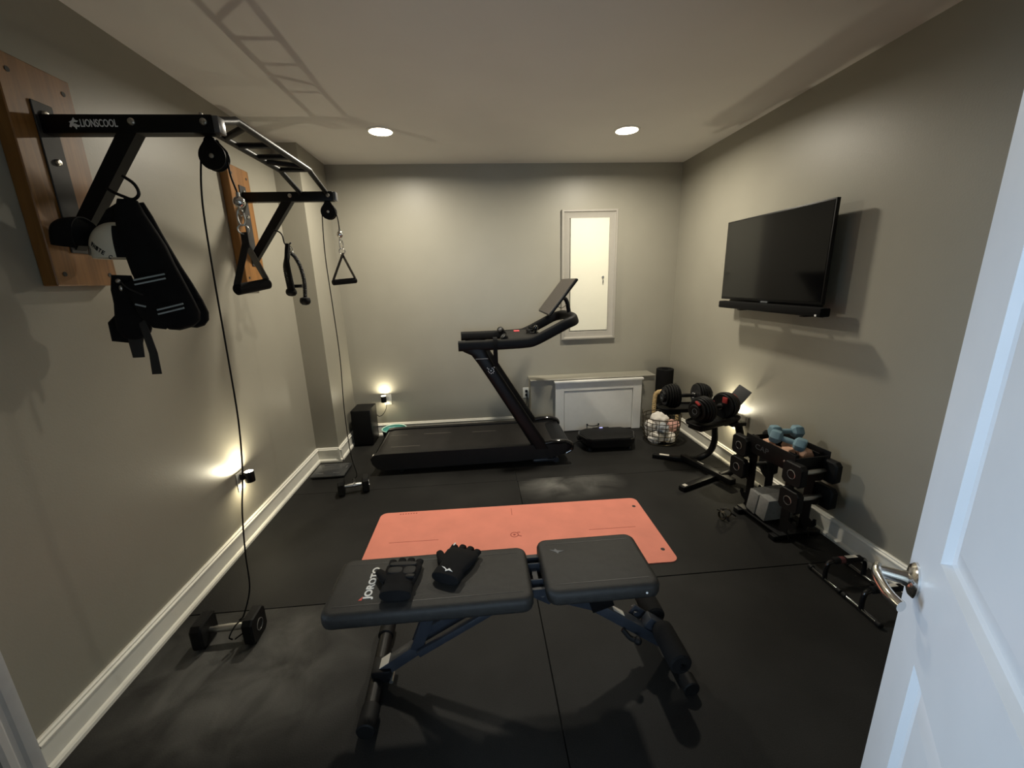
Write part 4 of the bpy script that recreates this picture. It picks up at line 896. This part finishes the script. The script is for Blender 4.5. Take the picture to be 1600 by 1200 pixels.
    m.box((0.175, Y+0.09, 0.425), (0.06, 0.02, 0.05)); m.box((0.175, Y-0.08, 0.425), (0.09, 0.012, 0.03)); m.bar((0.175, Y-0.08, 0.420), (0.175, Y+0.09, 0.420), 0.02, 0.02); m.build('hinge_crosspiece', 'frame_blue', t, world=True)
    for (x, z) in ((0.150, 0.405), (0.195, 0.385), (0.205, 0.432)):
        m = MB(); m.cyl((x, Y-0.056, z), (x, Y+0.056, z), 0.0075, 12); m.build('bolt', 'steel', t, world=True)
    # right leg
    m = MB(); m.bar((0.16, Y, 0.385), (0.42, Y, 0.285), 0.052, 0.052, bevel=0.004); m.build('seat_beam', 'frame_blue', t, world=True)
    m = MB(); m.bar((0.38, Y, 0.300), (0.715, Y, 0.055), 0.044, 0.044, bevel=0.004); lb = m.build('right_leg_beam', 'frame_blue', t, world=True)
    m = MB(); m.bar((0.475, Y, 0.2535), (0.53, Y, 0.2135), 0.026, 0.003, bevel=0); 
    m.bm.free(); m = MB(); d = V((0.335, 0, -0.245)).normalized(); n_ = V((0.245, 0, 0.335)).normalized(); cc = V((0.38, Y, 0.300))+d*0.145+n_*0.0225
    m.bar(cc-d*0.028, cc+d*0.028, 0.026, 0.0015, up=(0.59, 0, 0.8)); m.build('sticker', 'sticker', lb, world=True)
    m = MB(); m.bar((0.40, Y-0.03, 0.400), (0.44, Y-0.03, 0.275), 0.006, 0.09, bevel=0.002); m.bar((0.40, Y+0.03, 0.400), (0.44, Y+0.03, 0.275), 0.006, 0.09, bevel=0.002); m.build('seat_bracket', 'steel_black', t, world=True)
    m = MB(); m.tube(smooth_path([(0.52, Y-0.03, 0.17), (0.545, Y-0.05, 0.145), (0.57, Y-0.06, 0.14)], 4), 0.010, 10); m.ball((0.572, Y-0.062, 0.140), 0.016); m.build('adjuster_knob', 'rubber', t, world=True)
    # foot roller pair on their axle, and the upright bracket
    m = MB(); m.cyl((0.685, 1.14, 0.150), (0.685, 1.54, 0.150), 0.010, 12); m.build('roller_axle', 'steel_black', t, world=True)
    for (y0, y1) in ((1.150, 1.325), (1.375, 1.530)):
        m = MB(); m.lathe([(0.012, 0), (0.036, 0.001), (0.042, 0.008), (0.043, 0.02), (0.043, y1-y0-0.02), (0.042, y1-y0-0.008), (0.036, y1-y0-0.001), (0.012, y1-y0)], (0.685, y0, 0.150), (0, 1, 0), 24); m.build('foam_roller', 'foam', t, world=True)
    m = MB(); m.box((0.665, 1.35, 0.150), (0.09, 0.046, 0.05), Matrix.Rotation(0.6, 3, 'Y'), bevel=0.006); m.build('roller_bracket', 'frame_blue', t, world=True)
    m = MB(); m.bar((0.585, Y+0.05, 0.19), (0.635, Y+0.05, 0.15), 0.012, 0.045, bevel=0.003); m.cyl((0.60, Y+0.03, 0.175), (0.60, Y+0.07, 0.175), 0.012, 12); m.build('latch_bracket', 'frame_blue', t, world=True)
    # bracket over left tube with bright label
    m = MB(); m.box((-0.440, Y, 0.055), (0.075, 0.075, 0.055), bevel=0.006); q = m.build('foot_bracket', 'steel_black', t, world=True)
    d = V((0.175, 0, 0.115)).normalized(); nn = V((-0.115, 0, 0.175)).normalized(); c0 = V((-0.415, Y+0.0, 0.076))+nn*0.0245
    m = MB(); m.bar(c0-d*0.022, c0+d*0.022, 0.046, 0.002, up=nn); m.build('label', 'sticker', q, world=True)
    m = MB(); m.cyl((-0.40, Y-0.05, 0.045), (-0.40, Y+0.05, 0.045), 0.008, 12); m.build('bolt', 'steel', q, world=True)
    m = MB(); m.cyl((0.552, 1.1835, 0.452), (0.552, 1.190, 0.452), 0.004, 10); m.build('snap', 'white', p2, world=True)
M['redmark'] = mat('red_print', (0.6, 0.05, 0.03), 0.5)
bench()

def glove(label, origin, yaw, palm_up, z=0.481):
    """fingerless training glove lying flat; local +y points to the finger stubs"""
    t = thing('training_glove', label, 'glove', (origin[0], origin[1], z), yaw, group='pair of fingerless training gloves')
    sx = 1
    t.scale = (1.38, 1.14, 1.15)
    m = MB(); X = V((1, 0, 0)); Z = V((0, 0, 1))
    secs = [((0, -0.085, 0.017), 0.036, 0.016), ((0, -0.070, 0.017), 0.037, 0.017), ((0.0, -0.045, 0.018), 0.036, 0.018), ((0, -0.015, 0.019), 0.042, 0.019), ((0, 0.015, 0.019), 0.047, 0.019), ((0, 0.040, 0.018), 0.048, 0.017), ((0, 0.052, 0.017), 0.045, 0.014)]
    m.loft([(V(c), X*a, Z*b) for c, a, b in secs], 22, 2.6)
    for i, (fx, ln) in enumerate(((-0.034, 0.020), (-0.0115, 0.027), (0.0115, 0.026), (0.034, 0.018))):
        m.loft([(V((fx, 0.040, 0.016)), X*0.0115, Z*0.012), (V((fx*1.03, 0.056, 0.017)), X*0.0112, Z*0.0115), (V((fx*1.08, 0.052+ln, 0.016)), X*0.0108, Z*0.0105), (V((fx*1.08, 0.0525+ln, 0.016)), X*0.0085, Z*0.0085), (V((fx*1.07, 0.046+ln, 0.016)), X*0.008, Z*0.008)], 14, 2.2)
    th = [(V((sx*-0.030, -0.022, 0.018)), V((0.010, 0.014, 0)), Z*0.014), (V((sx*-0.046, -0.004, 0.018)), V((0.008, 0.013, 0)) if sx > 0 else V((0.008, -0.013, 0)), Z*0.013), (V((sx*-0.062, 0.018, 0.017)), V((0.007, 0.010, 0)) if sx > 0 else V((0.007, -0.010, 0)), Z*0.0115), (V((sx*-0.068, 0.026, 0.016)), V((0.006, 0.008, 0)) if sx > 0 else V((0.006, -0.008, 0)), Z*0.009)]
    m.loft(th, 14, 2.2)
    b = m.build('shell', 'fabric', t, angle=60)
    m = MB(); m.loft([(V((0, -0.088, 0.017)), X*0.0375, Z*0.0175), (V((0, -0.086, 0.017)), X*0.0395, Z*0.0195), (V((0, -0.052, 0.018)), X*0.0395, Z*0.0205), (V((0, -0.050, 0.018)), X*0.037, Z*0.018)], 22, 2.6); m.build('wrist_cuff', 'fabric', t)
    if palm_up:
        for (cx, cy, a_, b_) in ((0.0, 0.034, 0.038, 0.011), (-0.016, 0.004, 0.020, 0.016), (0.022, 0.002, 0.017, 0.020), (0.028, -0.024, 0.012, 0.008)):
            m = MB(); m.loft([(V((cx, cy, 0.034)), X*a_, V((0, b_, 0))), (V((cx, cy, 0.0385)), X*a_*0.93, V((0, b_*0.9, 0))), (V((cx, cy, 0.0395)), X*a_*0.7, V((0, b_*0.7, 0)))], 18, 3); m.build('palm_pad', 'palm', t)
    else:
        m = MB(); m.prism([(-0.020, -0.060), (-0.010, -0.062), (0.000, -0.070), (0.004, -0.062), (0.018, -0.074), (0.006, -0.071), (-0.002, -0.078), (-0.004, -0.070)], lambda p, k: V((p[0], p[1], k)), 0.0384, 0.0394); m.build('printed_mark', 'white', t, smooth=False)
        m = MB(); m.box((-0.036, 0.068, 0.029), (0.004, 0.014, 0.0012)); m.build('finger_tag', 'white', t)
    return t
glove('black fingerless glove lying palm up beside the white lettering on the bench', (-0.322, 1.316), -0.06, True)
glove('black fingerless glove with small white mark, lying nearer the bench hinge', (-0.122, 1.372), -0.42, False)

# ================================================================== DUMBBELL STAND (far right)
def disc(m, c, ax, r, th): m.lathe([(r-0.004, -th/2), (r, -th/2+0.003), (r, th/2-0.003), (r-0.004, th/2)], c, ax, 30)
def adjustable(label, loc, rotz, red):
    t = thing('adjustable_dumbbell', label, 'dumbbell', loc, rotz, group='adjustable dumbbells on the stand'); h = 0.100
    for s in (-1, 1):
        m = MB()
        for i, r in enumerate((0.092, 0.100, 0.099, 0.095, 0.088, 0.076)):
            disc(m, (s*(0.082+i*0.0185), 0, h), (1, 0, 0), r, 0.0155)
        m.cyl((s*0.075, 0, h), (s*0.185, 0, h), 0.020, 14); hd = m.build('plate_stack', 'plastic', t)
        m = MB(); m.lathe([(0.048, 0), (0.048, 0.012), (0.044, 0.018), (0.030, 0.018), (0.028, 0.014), (0.001, 0.014)], (s*0.183, 0, h), (s, 0, 0), 26)
        for k in range(12):
            a_ = 2*PI*k/12; m.box((s*0.192, 0.047*math.cos(a_), h+0.047*math.sin(a_)), (0.012, 0.008, 0.008), bevel=0.002, seg=1)
        dl = m.build('selector_dial', 'rubber', t)
        m = MB(); m.lathe([(0.022, 0), (0.022, 0.002), (0.018, 0.002), (0.018, 0)], (s*0.1975, 0, h), (s, 0, 0), 24, caps=False); m.build('dial_ring', 'dim', dl)
        if red:
            m = MB(); R_ = Matrix.Rotation(0.5, 3, 'X'); m.box((s*0.188, -0.015, h+0.062), (0.022, 0.042, 0.012), R_, bevel=0.003); m.build('red_tag', 'red', t)
            m = MB(); m.box((s*0.068, -0.030, h+0.052), (0.010, 0.042, 0.045), bevel=0.004); m.build('red_tag', 'red', t)
    m = MB(); m.lathe([(0.016, -0.070), (0.016, -0.052), (0.013, -0.048), (0.016, 0), (0.013, 0.048), (0.016, 0.052), (0.016, 0.070)], (0, 0, h), (1, 0, 0), 16); m.build('handle', 'rubber', t)
    m = MB()
    for s in (-1, 1): m.lathe([(0.023, 0), (0.023, 0.010), (0.018, 0.014)], (s*0.056, 0, h), (s, 0, 0), 18)
    m.build('chrome_collar', 'chrome', t)
    return t
def stand():
    t = thing('dumbbell_stand', 'black curved-leg dumbbell stand with two trays by the right wall', 'stand', (1.72, 2.92, 0))
    # floor bars
    m = MB(); m.bar((1.475, 3.225, 0.020), (1.80, 3.05, 0.020), 0.05, 0.036, bevel=0.004); a_ = m.build('far_foot_bar', 'steel_black', t, world=True)
    m = MB(); m.bar((1.525, 3.198, 0.0388), (1.595, 3.160, 0.0388), 0.030, 0.001); m.build('sticker', 'sticker', a_, world=True)
    m = MB(); m.bar((1.435, 2.625, 0.020), (1.83, 2.795, 0.020), 0.05, 0.036, bevel=0.004); b_ = m.build('near_foot_bar', 'steel_black', t, world=True)
    m = MB(); m.bar((1.455, 2.634, 0.0388), (1.485, 2.647, 0.0388), 0.030, 0.001); m.build('sticker', 'sticker', b_, world=True)
    m = MB(); m.bar((1.69, 3.11, 0.045), (1.83, 2.62, 0.045), 0.055, 0.045, bevel=0.004); m.build('cross_bar', 'steel_black', t, world=True)
    m = MB(); m.bar((1.735, 2.955, 0.0685), (1.752, 2.895, 0.0685), 0.010, 0.001); m.build('label', 'sticker', t, world=True)
    # curved uprights
    for pts in ([(1.72, 3.03, 0.05), (1.80, 3.02, 0.07), (1.862, 3.00, 0.13), (1.885, 2.99, 0.22), (1.875, 2.985, 0.33), (1.86, 2.98, 0.46)],
                [(1.79, 2.72, 0.05), (1.875, 2.735, 0.07), (1.935, 2.745, 0.13), (1.955, 2.75, 0.22), (1.945, 2.755, 0.33), (1.91, 2.76, 0.46)]):
        m = MB(); m.tube(smooth_path(pts, 5), 0.030, 16, ry=0.024); m.build('upright', 'steel_black', t, world=True)
    m = MB(); m.box((1.87, 2.87, 0.462), (0.12, 0.34, 0.03), Matrix.Rotation(0.1, 3, 'Z'), bevel=0.006); m.build('tray_bracket', 'steel_black', t, world=True)
    for (c, rz) in (((1.665, 3.085, 0.475), -0.06), ((1.705, 2.745, 0.475), 0.34)):
        R_ = Matrix.Rotation(rz, 3, 'Z'); m = MB(); n = 40; out = []
        for (z, k) in ((0.0, 0.86), (0.012, 0.96), (0.030, 1.0), (0.034, 0.99), (0.030, 0.96), (0.018, 0.93), (0.012, 0.85)):
            ring = []
            for i in range(n):
                a = 2*PI*i/n; ct, st = math.cos(a), math.sin(a); x = math.copysign(abs(ct)**0.45, ct)*0.225*k; y = math.copysign(abs(st)**0.55, st)*0.095*k
                ring.append(V(c)+R_ @ V((x, y, z)))
            out.append(ring)
        m.rings(out); tr = m.build('tray', 'plastic', t, world=True)
        for s in (-1, 1):
            q = MB(); q.box(V(c)+R_ @ V((s*0.125, 0, -0.012)), (0.13, 0.12, 0.026), R_, bevel=0.01); q.build('tray_foot', 'rubber', tr, world=True)
    m = MB(); m.tube(smooth_path([(1.92, 2.87, 0.47), (1.975, 2.885, 0.52), (1.985, 2.885, 0.58)], 4), 0.010, 8); m.build('tablet_post', 'steel_black', t, world=True)
    up = V((0.12, -0.02, 0.99)).normalized(); rt = V((0.72, -0.69, 0.12)); rt = (rt-up*rt.dot(up)).normalized(); nn = rt.cross(up).normalized()
    ca, sa = math.cos(-0.42), math.sin(-0.42); r2 = rt*ca+up*sa; u2 = up*ca-rt*sa
    m = MB(); m.box((1.962, 2.875, 0.612), (0.105, 0.012, 0.20), Matrix((r2, nn, u2)).transposed(), bevel=0.0055, seg=3); m.build('tablet_holder', 'tabletgrey', t, world=True)
M['tabletgrey'] = mat('tablet_holder_grey', (0.12, 0.12, 0.12), 0.5)
stand()
adjustable('black adjustable dumbbell with chrome collars on the far tray of the stand', (1.665, 3.085, 0.494), -0.06, False)
adjustable('black adjustable dumbbell with red tags on the near tray of the stand', (1.705, 2.745, 0.494), 0.34, True)

# ---- vibration plate
def vibration():
    t = thing('vibration_plate', 'low black vibration platform in front of the white hatch', 'platform', (1.165, 3.55, 0), -0.03)
    poly = lambda k: [V((x*k[0], y*k[0], 0)) for x, y in ((-0.27, 0.02), (-0.225, -0.125), (-0.18, -0.155), (0.18, -0.155), (0.225, -0.125), (0.27, 0.02), (0.25, 0.10), (0.18, 0.150), (-0.18, 0.150), (-0.25, 0.10))]
    m = MB(); m.rings([[p+V((0, 0, z)) for p in poly((k,))] for z, k in ((0.022, 0.86), (0.040, 0.93), (0.085, 1.0), (0.112, 1.0), (0.120, 0.985))]); m.build('body', 'gloss', t, angle=30)
    m = MB(); m.rings([[p+V((0, 0, z)) for p in poly((k,))] for z, k in ((0.1195, 0.95), (0.1235, 0.95), (0.1245, 0.94))]); m.build('top_mat', 'rubber', t)
    for x, y in ((-0.19, -0.10), (0.19, -0.10), (-0.19, 0.10), (0.19, 0.10)):
        m = MB(); m.lathe([(0.024, 0), (0.022, 0.02), (0.018, 0.028)], (x, y, 0)); m.build('foot', 'rubber', t)
    m = MB(); m.box((-0.02, 0.146, 0.121), (0.16, 0.024, 0.010), bevel=0.003); d = m.build('control_strip', 'plastic', t)
    m = MB(); m.box((-0.02, 0.138, 0.1265), (0.030, 0.012, 0.002)); m.build('display', 'disp', d)
    m = MB(); m.box((0.268, 0.03, 0.075), (0.018, 0.06, 0.03), bevel=0.006); m.box((-0.268, 0.03, 0.075), (0.018, 0.06, 0.03), bevel=0.006); m.build('band_anchor', 'rubber', t)
M['disp'] = mat('small_display', (0.1, 0.1, 0.3), 0.3, emit=(0.45, 0.45, 1.0), estr=2.0)
vibration()
m = MB(); m.tube(smooth_path([(0.935, 3.62, 0.03), (0.90, 3.66, 0.006), (0.86, 3.62, 0.005), (0.82, 3.66, 0.005), (0.80, 3.72, 0.005), (0.60, 3.92, 0.005)], 5), 0.003, 6)
tag(m.build('power_cord', 'plastic', loc=(0.9, 3.64, 0.005)), 'thin black power cord running from the vibration platform along the floor', 'cord')

# ---- basket with towels, rope and foam roller
def basket():
    t = thing('wire_basket', 'round bronze wire basket of towels beside the low cabinet', 'basket', (1.705, 3.585, 0)); m = MB(); Hb = 0.255
    R = lambda z: 0.138+0.036*math.sin(min(1, z/Hb)*PI*0.62)
    for z in (0.005, 0.048, 0.092, 0.135, 0.178, 0.217, Hb):
        m.tube([V((R(z)*math.cos(a), R(z)*math.sin(a), z)) for a in [2*PI*i/28 for i in range(28)]], 0.0035 if z < Hb else 0.005, 6, closed=True)
    for k in range(18):
        a = 2*PI*k/18; m.tube([V((R(z)*math.cos(a), R(z)*math.sin(a), z)) for z in (0.005, 0.05, 0.10, 0.15, 0.20, Hb)], 0.0032, 6)
    for a in (0, PI/3, 2*PI/3): m.tube([V((0.12*math.cos(a), 0.12*math.sin(a), 0.005)), V((-0.12*math.cos(a), -0.12*math.sin(a), 0.005))], 0.003, 6)
    m.build('wire_frame', 'wire', t)
    for a in (PI*0.9, -PI*0.1):
        m = MB(); c = V((R(Hb)*math.cos(a), R(Hb)*math.sin(a), Hb)); tn = V((-math.sin(a), math.cos(a), 0)); m.tube([c+tn*0.045*math.cos(q)+V((0, 0, 0.055))*math.sin(q) for q in [PI*i/10 for i in range(11)]], 0.005, 7); m.build('handle', 'wire', t)
basket()
TW = [(-0.070, -0.060, 0.066, 0.058, 'towel', 'crumpled white towel low in the front left of the wire basket', 0.3), (0.045, -0.075, 0.066, 0.058, 'towel', 'crumpled white towel low in the front of the wire basket', 1.2),
      (-0.045, 0.060, 0.075, 0.066, 'towel', 'crumpled white towel low at the back of the wire basket', 2.0), (0.075, 0.050, 0.075, 0.060, 'towel', 'crumpled white towel low on the wall side of the wire basket', 0.9),
      (-0.020, -0.085, 0.160, 0.050, 'towelgrey', 'crumpled grey towel in the middle of the wire basket', 0.7), (-0.100, 0.0, 0.165, 0.050, 'towel', 'crumpled white towel at the cabinet side of the wire basket', 0.2),
      (0.092, -0.040, 0.160, 0.056, 'towelpink', 'crumpled pink towel at the right side of the wire basket', 0.1), (-0.010, 0.020, 0.205, 0.078, 'towel', 'crumpled white towel on top in the wire basket', 1.0)]
for (x, y, z, r, mt, lb, yaw) in TW:
    m = MB(); m.ball((1.705+x, 3.585+y, z), r*1.1, (1.12, 1.0, 0.92), 4, Matrix.Rotation(yaw, 3, 'Z'), noise=0.28)
    tag(m.build('towel', mt, loc=(1.705+x, 3.585+y, z), angle=180), lb, 'towel')
t = thing('foam_roller', 'black foam roller standing upright in the back right corner', 'foam roller', (1.888, 3.955, 0))
m = MB(); m.lathe([(0.030, 0.0), (0.082, 0.0), (0.085, 0.004), (0.085, 0.622), (0.082, 0.626), (0.060, 0.626), (0.058, 0.620), (0.030, 0.62)], n=36, caps=False)
m.build('foam_tube', 'foam', t)
m = MB(); m.lathe([(0.001, 0.612), (0.057, 0.612), (0.059, 0.60)], n=28, caps=False); m.build('core', 'rubber', t)
m = MB(); twisted(m, [(1.745, 3.84, 0.03), (1.742, 3.84, 0.20), (1.745, 3.84, 0.36), (1.765, 3.835, 0.41), (1.83, 3.83, 0.425), (1.93, 3.83, 0.425), (1.975, 3.83, 0.40), (1.985, 3.83, 0.30), (1.985, 3.83, 0.03)], 0.021, turns=24)
tag(m.build('battle_rope', 'rope', loc=(1.745, 3.84, 0)), 'thick natural fibre rope standing behind the dumbbell stand', 'rope')

# ================================================================== RACK BY THE RIGHT WALL
RO = V((1.822, 2.170, 0)); RZ = 0.09
def rack():
    t = thing('dumbbell_rack', 'black steel dumbbell rack with hooked side plates and top tray', 'rack', RO, RZ)
    # local x towards the wall, local y away from the camera
    def leg(ymid, sgn): # plate outline in (y, z) with hooks on the outer side
        o = sgn
        pts = [(-0.028*o, 0.015), (-0.028*o, 0.54), (0.028*o, 0.54)]
        for zc in (0.43, 0.28, 0.13):
            pts += [(0.028*o, zc), (0.052*o, zc-0.012), (0.060*o, zc+0.012), (0.074*o, zc+0.014), (0.078*o, zc-0.02), (0.060*o, zc-0.045), (0.028*o, zc-0.06)]
        pts += [(0.028*o, 0.055), (0.050*o, 0.015)]
        return [(ymid+p[0], p[1]) for p in pts]
    for x, nm in ((-0.078, 'front_plate'), (0.058, 'rear_plate')):
        for ym, sg in ((0.145, 1), (-0.145, -1)):
            m = MB(); m.prism(leg(ym, sg), lambda p, k: V((k, p[0], p[1])), x-0.004, x+0.004); m.build(nm, 'steel_black', t, smooth=False)
    # foot bars
    for y in (0.150, -0.150):
        m = MB(); m.box((0.0, y, 0.016), (0.32, 0.045, 0.032), bevel=0.003); m.build('foot_bar', 'steel_black', t)
    m = MB(); m.box((-0.02, 0, 0.035), (0.22, 0.36, 0.012), bevel=0.002); m.build('bottom_shelf', 'steel_black', t)
    # tray
    m = MB(); m.box((0, 0, 0.445), (0.21, 0.36, 0.008)); m.build('tray_floor', 'steel_black', t)
    m = MB(); m.box((-0.113, -0.005, 0.495), (0.007, 0.375, 0.112), bevel=0.002); fp = m.build('tray_front', 'steel_black', t)
    m = MB(); m.box((0.113, -0.005, 0.495), (0.007, 0.375, 0.112), bevel=0.002); m.build('tray_back', 'steel_black', t)
    m = MB(); m.box((0, -0.188, 0.487), (0.225, 0.007, 0.085), bevel=0.002); m.build('tray_end', 'steel_black', t)
    m = MB(); m.box((0, 0.182, 0.487), (0.225, 0.007, 0.085), bevel=0.002); m.build('tray_end', 'steel_black', t)
    m = text_mb('CAP', (-0.1168, 0.098, 0.478), (0, -1, 0), (0, 0, 1), 0.105, 0.032, bold=0.0); m.build('lettering', 'dim2', fp, smooth=False)
    for y in (0.155, -0.125):
        m = MB(); m.lathe([(0.007, 0), (0.006, 0.003), (0.001, 0.004)], (-0.117, y, 0.49), (-1, 0, 0), 12); m.build('rivet', 'steel', fp)
rack()
def loc_r(x, y, z): return RO + Matrix.Rotation(RZ, 3, 'Z') @ V((x, y, z))
GR = 'square-headed dumbbells on the rack'
square_dumbbell('square-headed dumbbell on the far upper hooks of the rack', loc_r(-0.012, 0.208, 0.392), RZ, half=0.108, size=0.130, thick=0.046, group=GR)
square_dumbbell('square-headed dumbbell on the far lower hooks of the rack', loc_r(-0.012, 0.208, 0.240), RZ, half=0.108, size=0.130, thick=0.046, group=GR)
square_dumbbell('square-headed dumbbell on the near upper hooks of the rack', loc_r(-0.012, -0.208, 0.385), RZ, half=0.108, size=0.130, thick=0.046, group=GR)
square_dumbbell('square-headed dumbbell on the near lower hooks of the rack', loc_r(-0.012, -0.208, 0.225), RZ, half=0.108, size=0.130, thick=0.046, group=GR)
def hex_dumbbell(label, loc, rot, mt, r=0.038, L=0.060, group=None):
    t = thing('hex_dumbbell', label, 'dumbbell', loc, rot=rot, group=group)
    for s in (-1, 1):
        m = MB(); sec = []
        for (x, k) in ((0.030, 0.55), (0.042, 0.95), (0.050, 1.0), (0.080, 1.0), (0.090, 0.88), (0.093, 0.70)):
            sec.append([V((s*x, r*k*math.cos(PI/3*i), r*k*math.sin(PI/3*i))) for i in range(6)])
        m.rings(sec); m.build('head', mt, t, angle=25)
    m = MB(); m.lathe([(0.014, -0.045), (0.0165, -0.02), (0.017, 0), (0.0165, 0.02), (0.014, 0.045)], (0, 0, 0), (1, 0, 0), 14); m.build('handle', mt, t)
Z0 = 0.449
hex_dumbbell('peach hand dumbbell lying in the rack tray, nearest its front', loc_r(-0.062, -0.010, Z0+0.066), (0, 0, RZ+PI/2+0.1), 'peach', group='peach hand dumbbells')
hex_dumbbell('peach hand dumbbell lying in the rack tray, nearest the wall', loc_r(0.030, -0.055, Z0+0.066), (0, 0, RZ+PI/2-0.1), 'peach', group='peach hand dumbbells')
hex_dumbbell('blue hand dumbbell on top of the tray pile, lower and nearer', loc_r(-0.032, -0.045, Z0+0.128), (0, 0.16, RZ-0.95), 'bluevinyl', r=0.041, group='blue hand dumbbells')
hex_dumbbell('blue hand dumbbell on top of the tray pile, farther and nearer the wall', loc_r(0.026, 0.035, Z0+0.150), (0, 0.0, RZ-0.25), 'bluevinyl', r=0.041, group='blue hand dumbbells')
for i, (y, lb) in enumerate(((0.065, 'grey foam yoga block on the rack floor, far one'), (-0.018, 'grey foam yoga block on the rack floor, near one'))):
    m = MB(); m.box((0, 0, 0), (0.225, 0.076, 0.150), bevel=0.006); o = m.build('yoga_block', 'greyfoam')
    o.location = loc_r(-0.01, y, 0.0415+0.075+0.012); o.rotation_euler = (0.14, 0, RZ); tag(o, lb, 'yoga block', 'grey yoga blocks')

# ---- spring collars on the floor
t = thing('spring_collar', 'small dark metal spring collar pair on the floor by the rack', 'clip', (1.515, 2.24, 0))
for dx, dy, az in ((0.0, 0.0, 0.3), (0.045, 0.025, 1.1)):
    m = MB()
    for k in range(3):
        c_ = V((1.515+dx, 2.24+dy, 0.031)); ax_ = V((math.cos(az), math.sin(az), 0)); sd = V((-math.sin(az), math.cos(az), 0))
        m.tube([c_+ax_*(0.006*k-0.006)+sd*0.027*math.cos(q)+V((0, 0, 0.027))*math.sin(q) for q in [2*PI*i/20 for i in range(20)]], 0.003, 6, closed=True)
    m.build('spring', 'wire', t, world=True)
    m = MB(); m.bar(c_+V((0, 0, 0.03)), c_+V((0, 0, 0.03))+sd*0.04+V((0, 0, -0.01)), 0.012, 0.008, bevel=0.002); m.build('grip_tab', 'plastic', t, world=True); m = MB(); m.bar(c_+V((0, 0, 0.0))-sd*0.03, c_-sd*0.055-V((0, 0, 0.015)), 0.012, 0.008, bevel=0.002); m.build('grip_tab', 'plastic', t, world=True)

# ---- push-up bars
def pushup(y, label, rz):
    t = thing('push_up_bar', label, 'push-up bar', (1.815, y, 0), rz, group='pair of push-up bars')
    for s in (-1, 1):
        m = MB(); m.tube(smooth_path([(s*0.105, -0.085, 0.012), (s*0.105, -0.07, 0.012), (s*0.105, 0.07, 0.012), (s*0.105, 0.085, 0.012)], 3), 0.010, 12); ft = m.build('foot_bar', 'gloss', t)
        for q in (-1, 1):
            m = MB(); m.cyl((s*0.105, q*0.075, 0.0135), (s*0.105, q*0.100, 0.0135), 0.0135, 14, 0.003); m.build('rubber_cap', 'rubber', t)
        m = MB(); m.tube(smooth_path([(s*0.105, 0, 0.012), (s*0.108, 0, 0.06), (s*0.100, 0, 0.100), (s*0.080, 0, 0.112)], 4), 0.011, 12); m.build('post', 'gloss', t)
    m = MB(); m.lathe([(0.013, -0.075), (0.017, -0.07), (0.017, 0.07), (0.013, 0.075)], (0, 0, 0.115), (1, 0, 0), 18); g = m.build('grip', 'foam', t)
    m = MB(); m.lathe([(0.0175, -0.045), (0.0175, -0.020)], (0, 0, 0.115), (1, 0, 0), 18); m.build('red_band', 'dullred', g)
    m = MB(); m.loft([(V((-0.012, -0.002, 0.1325)), V((0, 0.010, 0)), V((0, 0, 0.0012))), (V((0.045, -0.002, 0.1325)), V((0, 0.010, 0)), V((0, 0, 0.0012)))], 12, 4); m.build('label', 'sticker', g)
M['dullred'] = mat('dull_red', (0.10, 0.02, 0.02), 0.6)
pushup(1.655, 'black push-up bar on the floor by the right baseboard, farther of the pair', 0.0)
pushup(1.450, 'black push-up bar on the floor behind the door handle, nearer of the pair', 0.0)
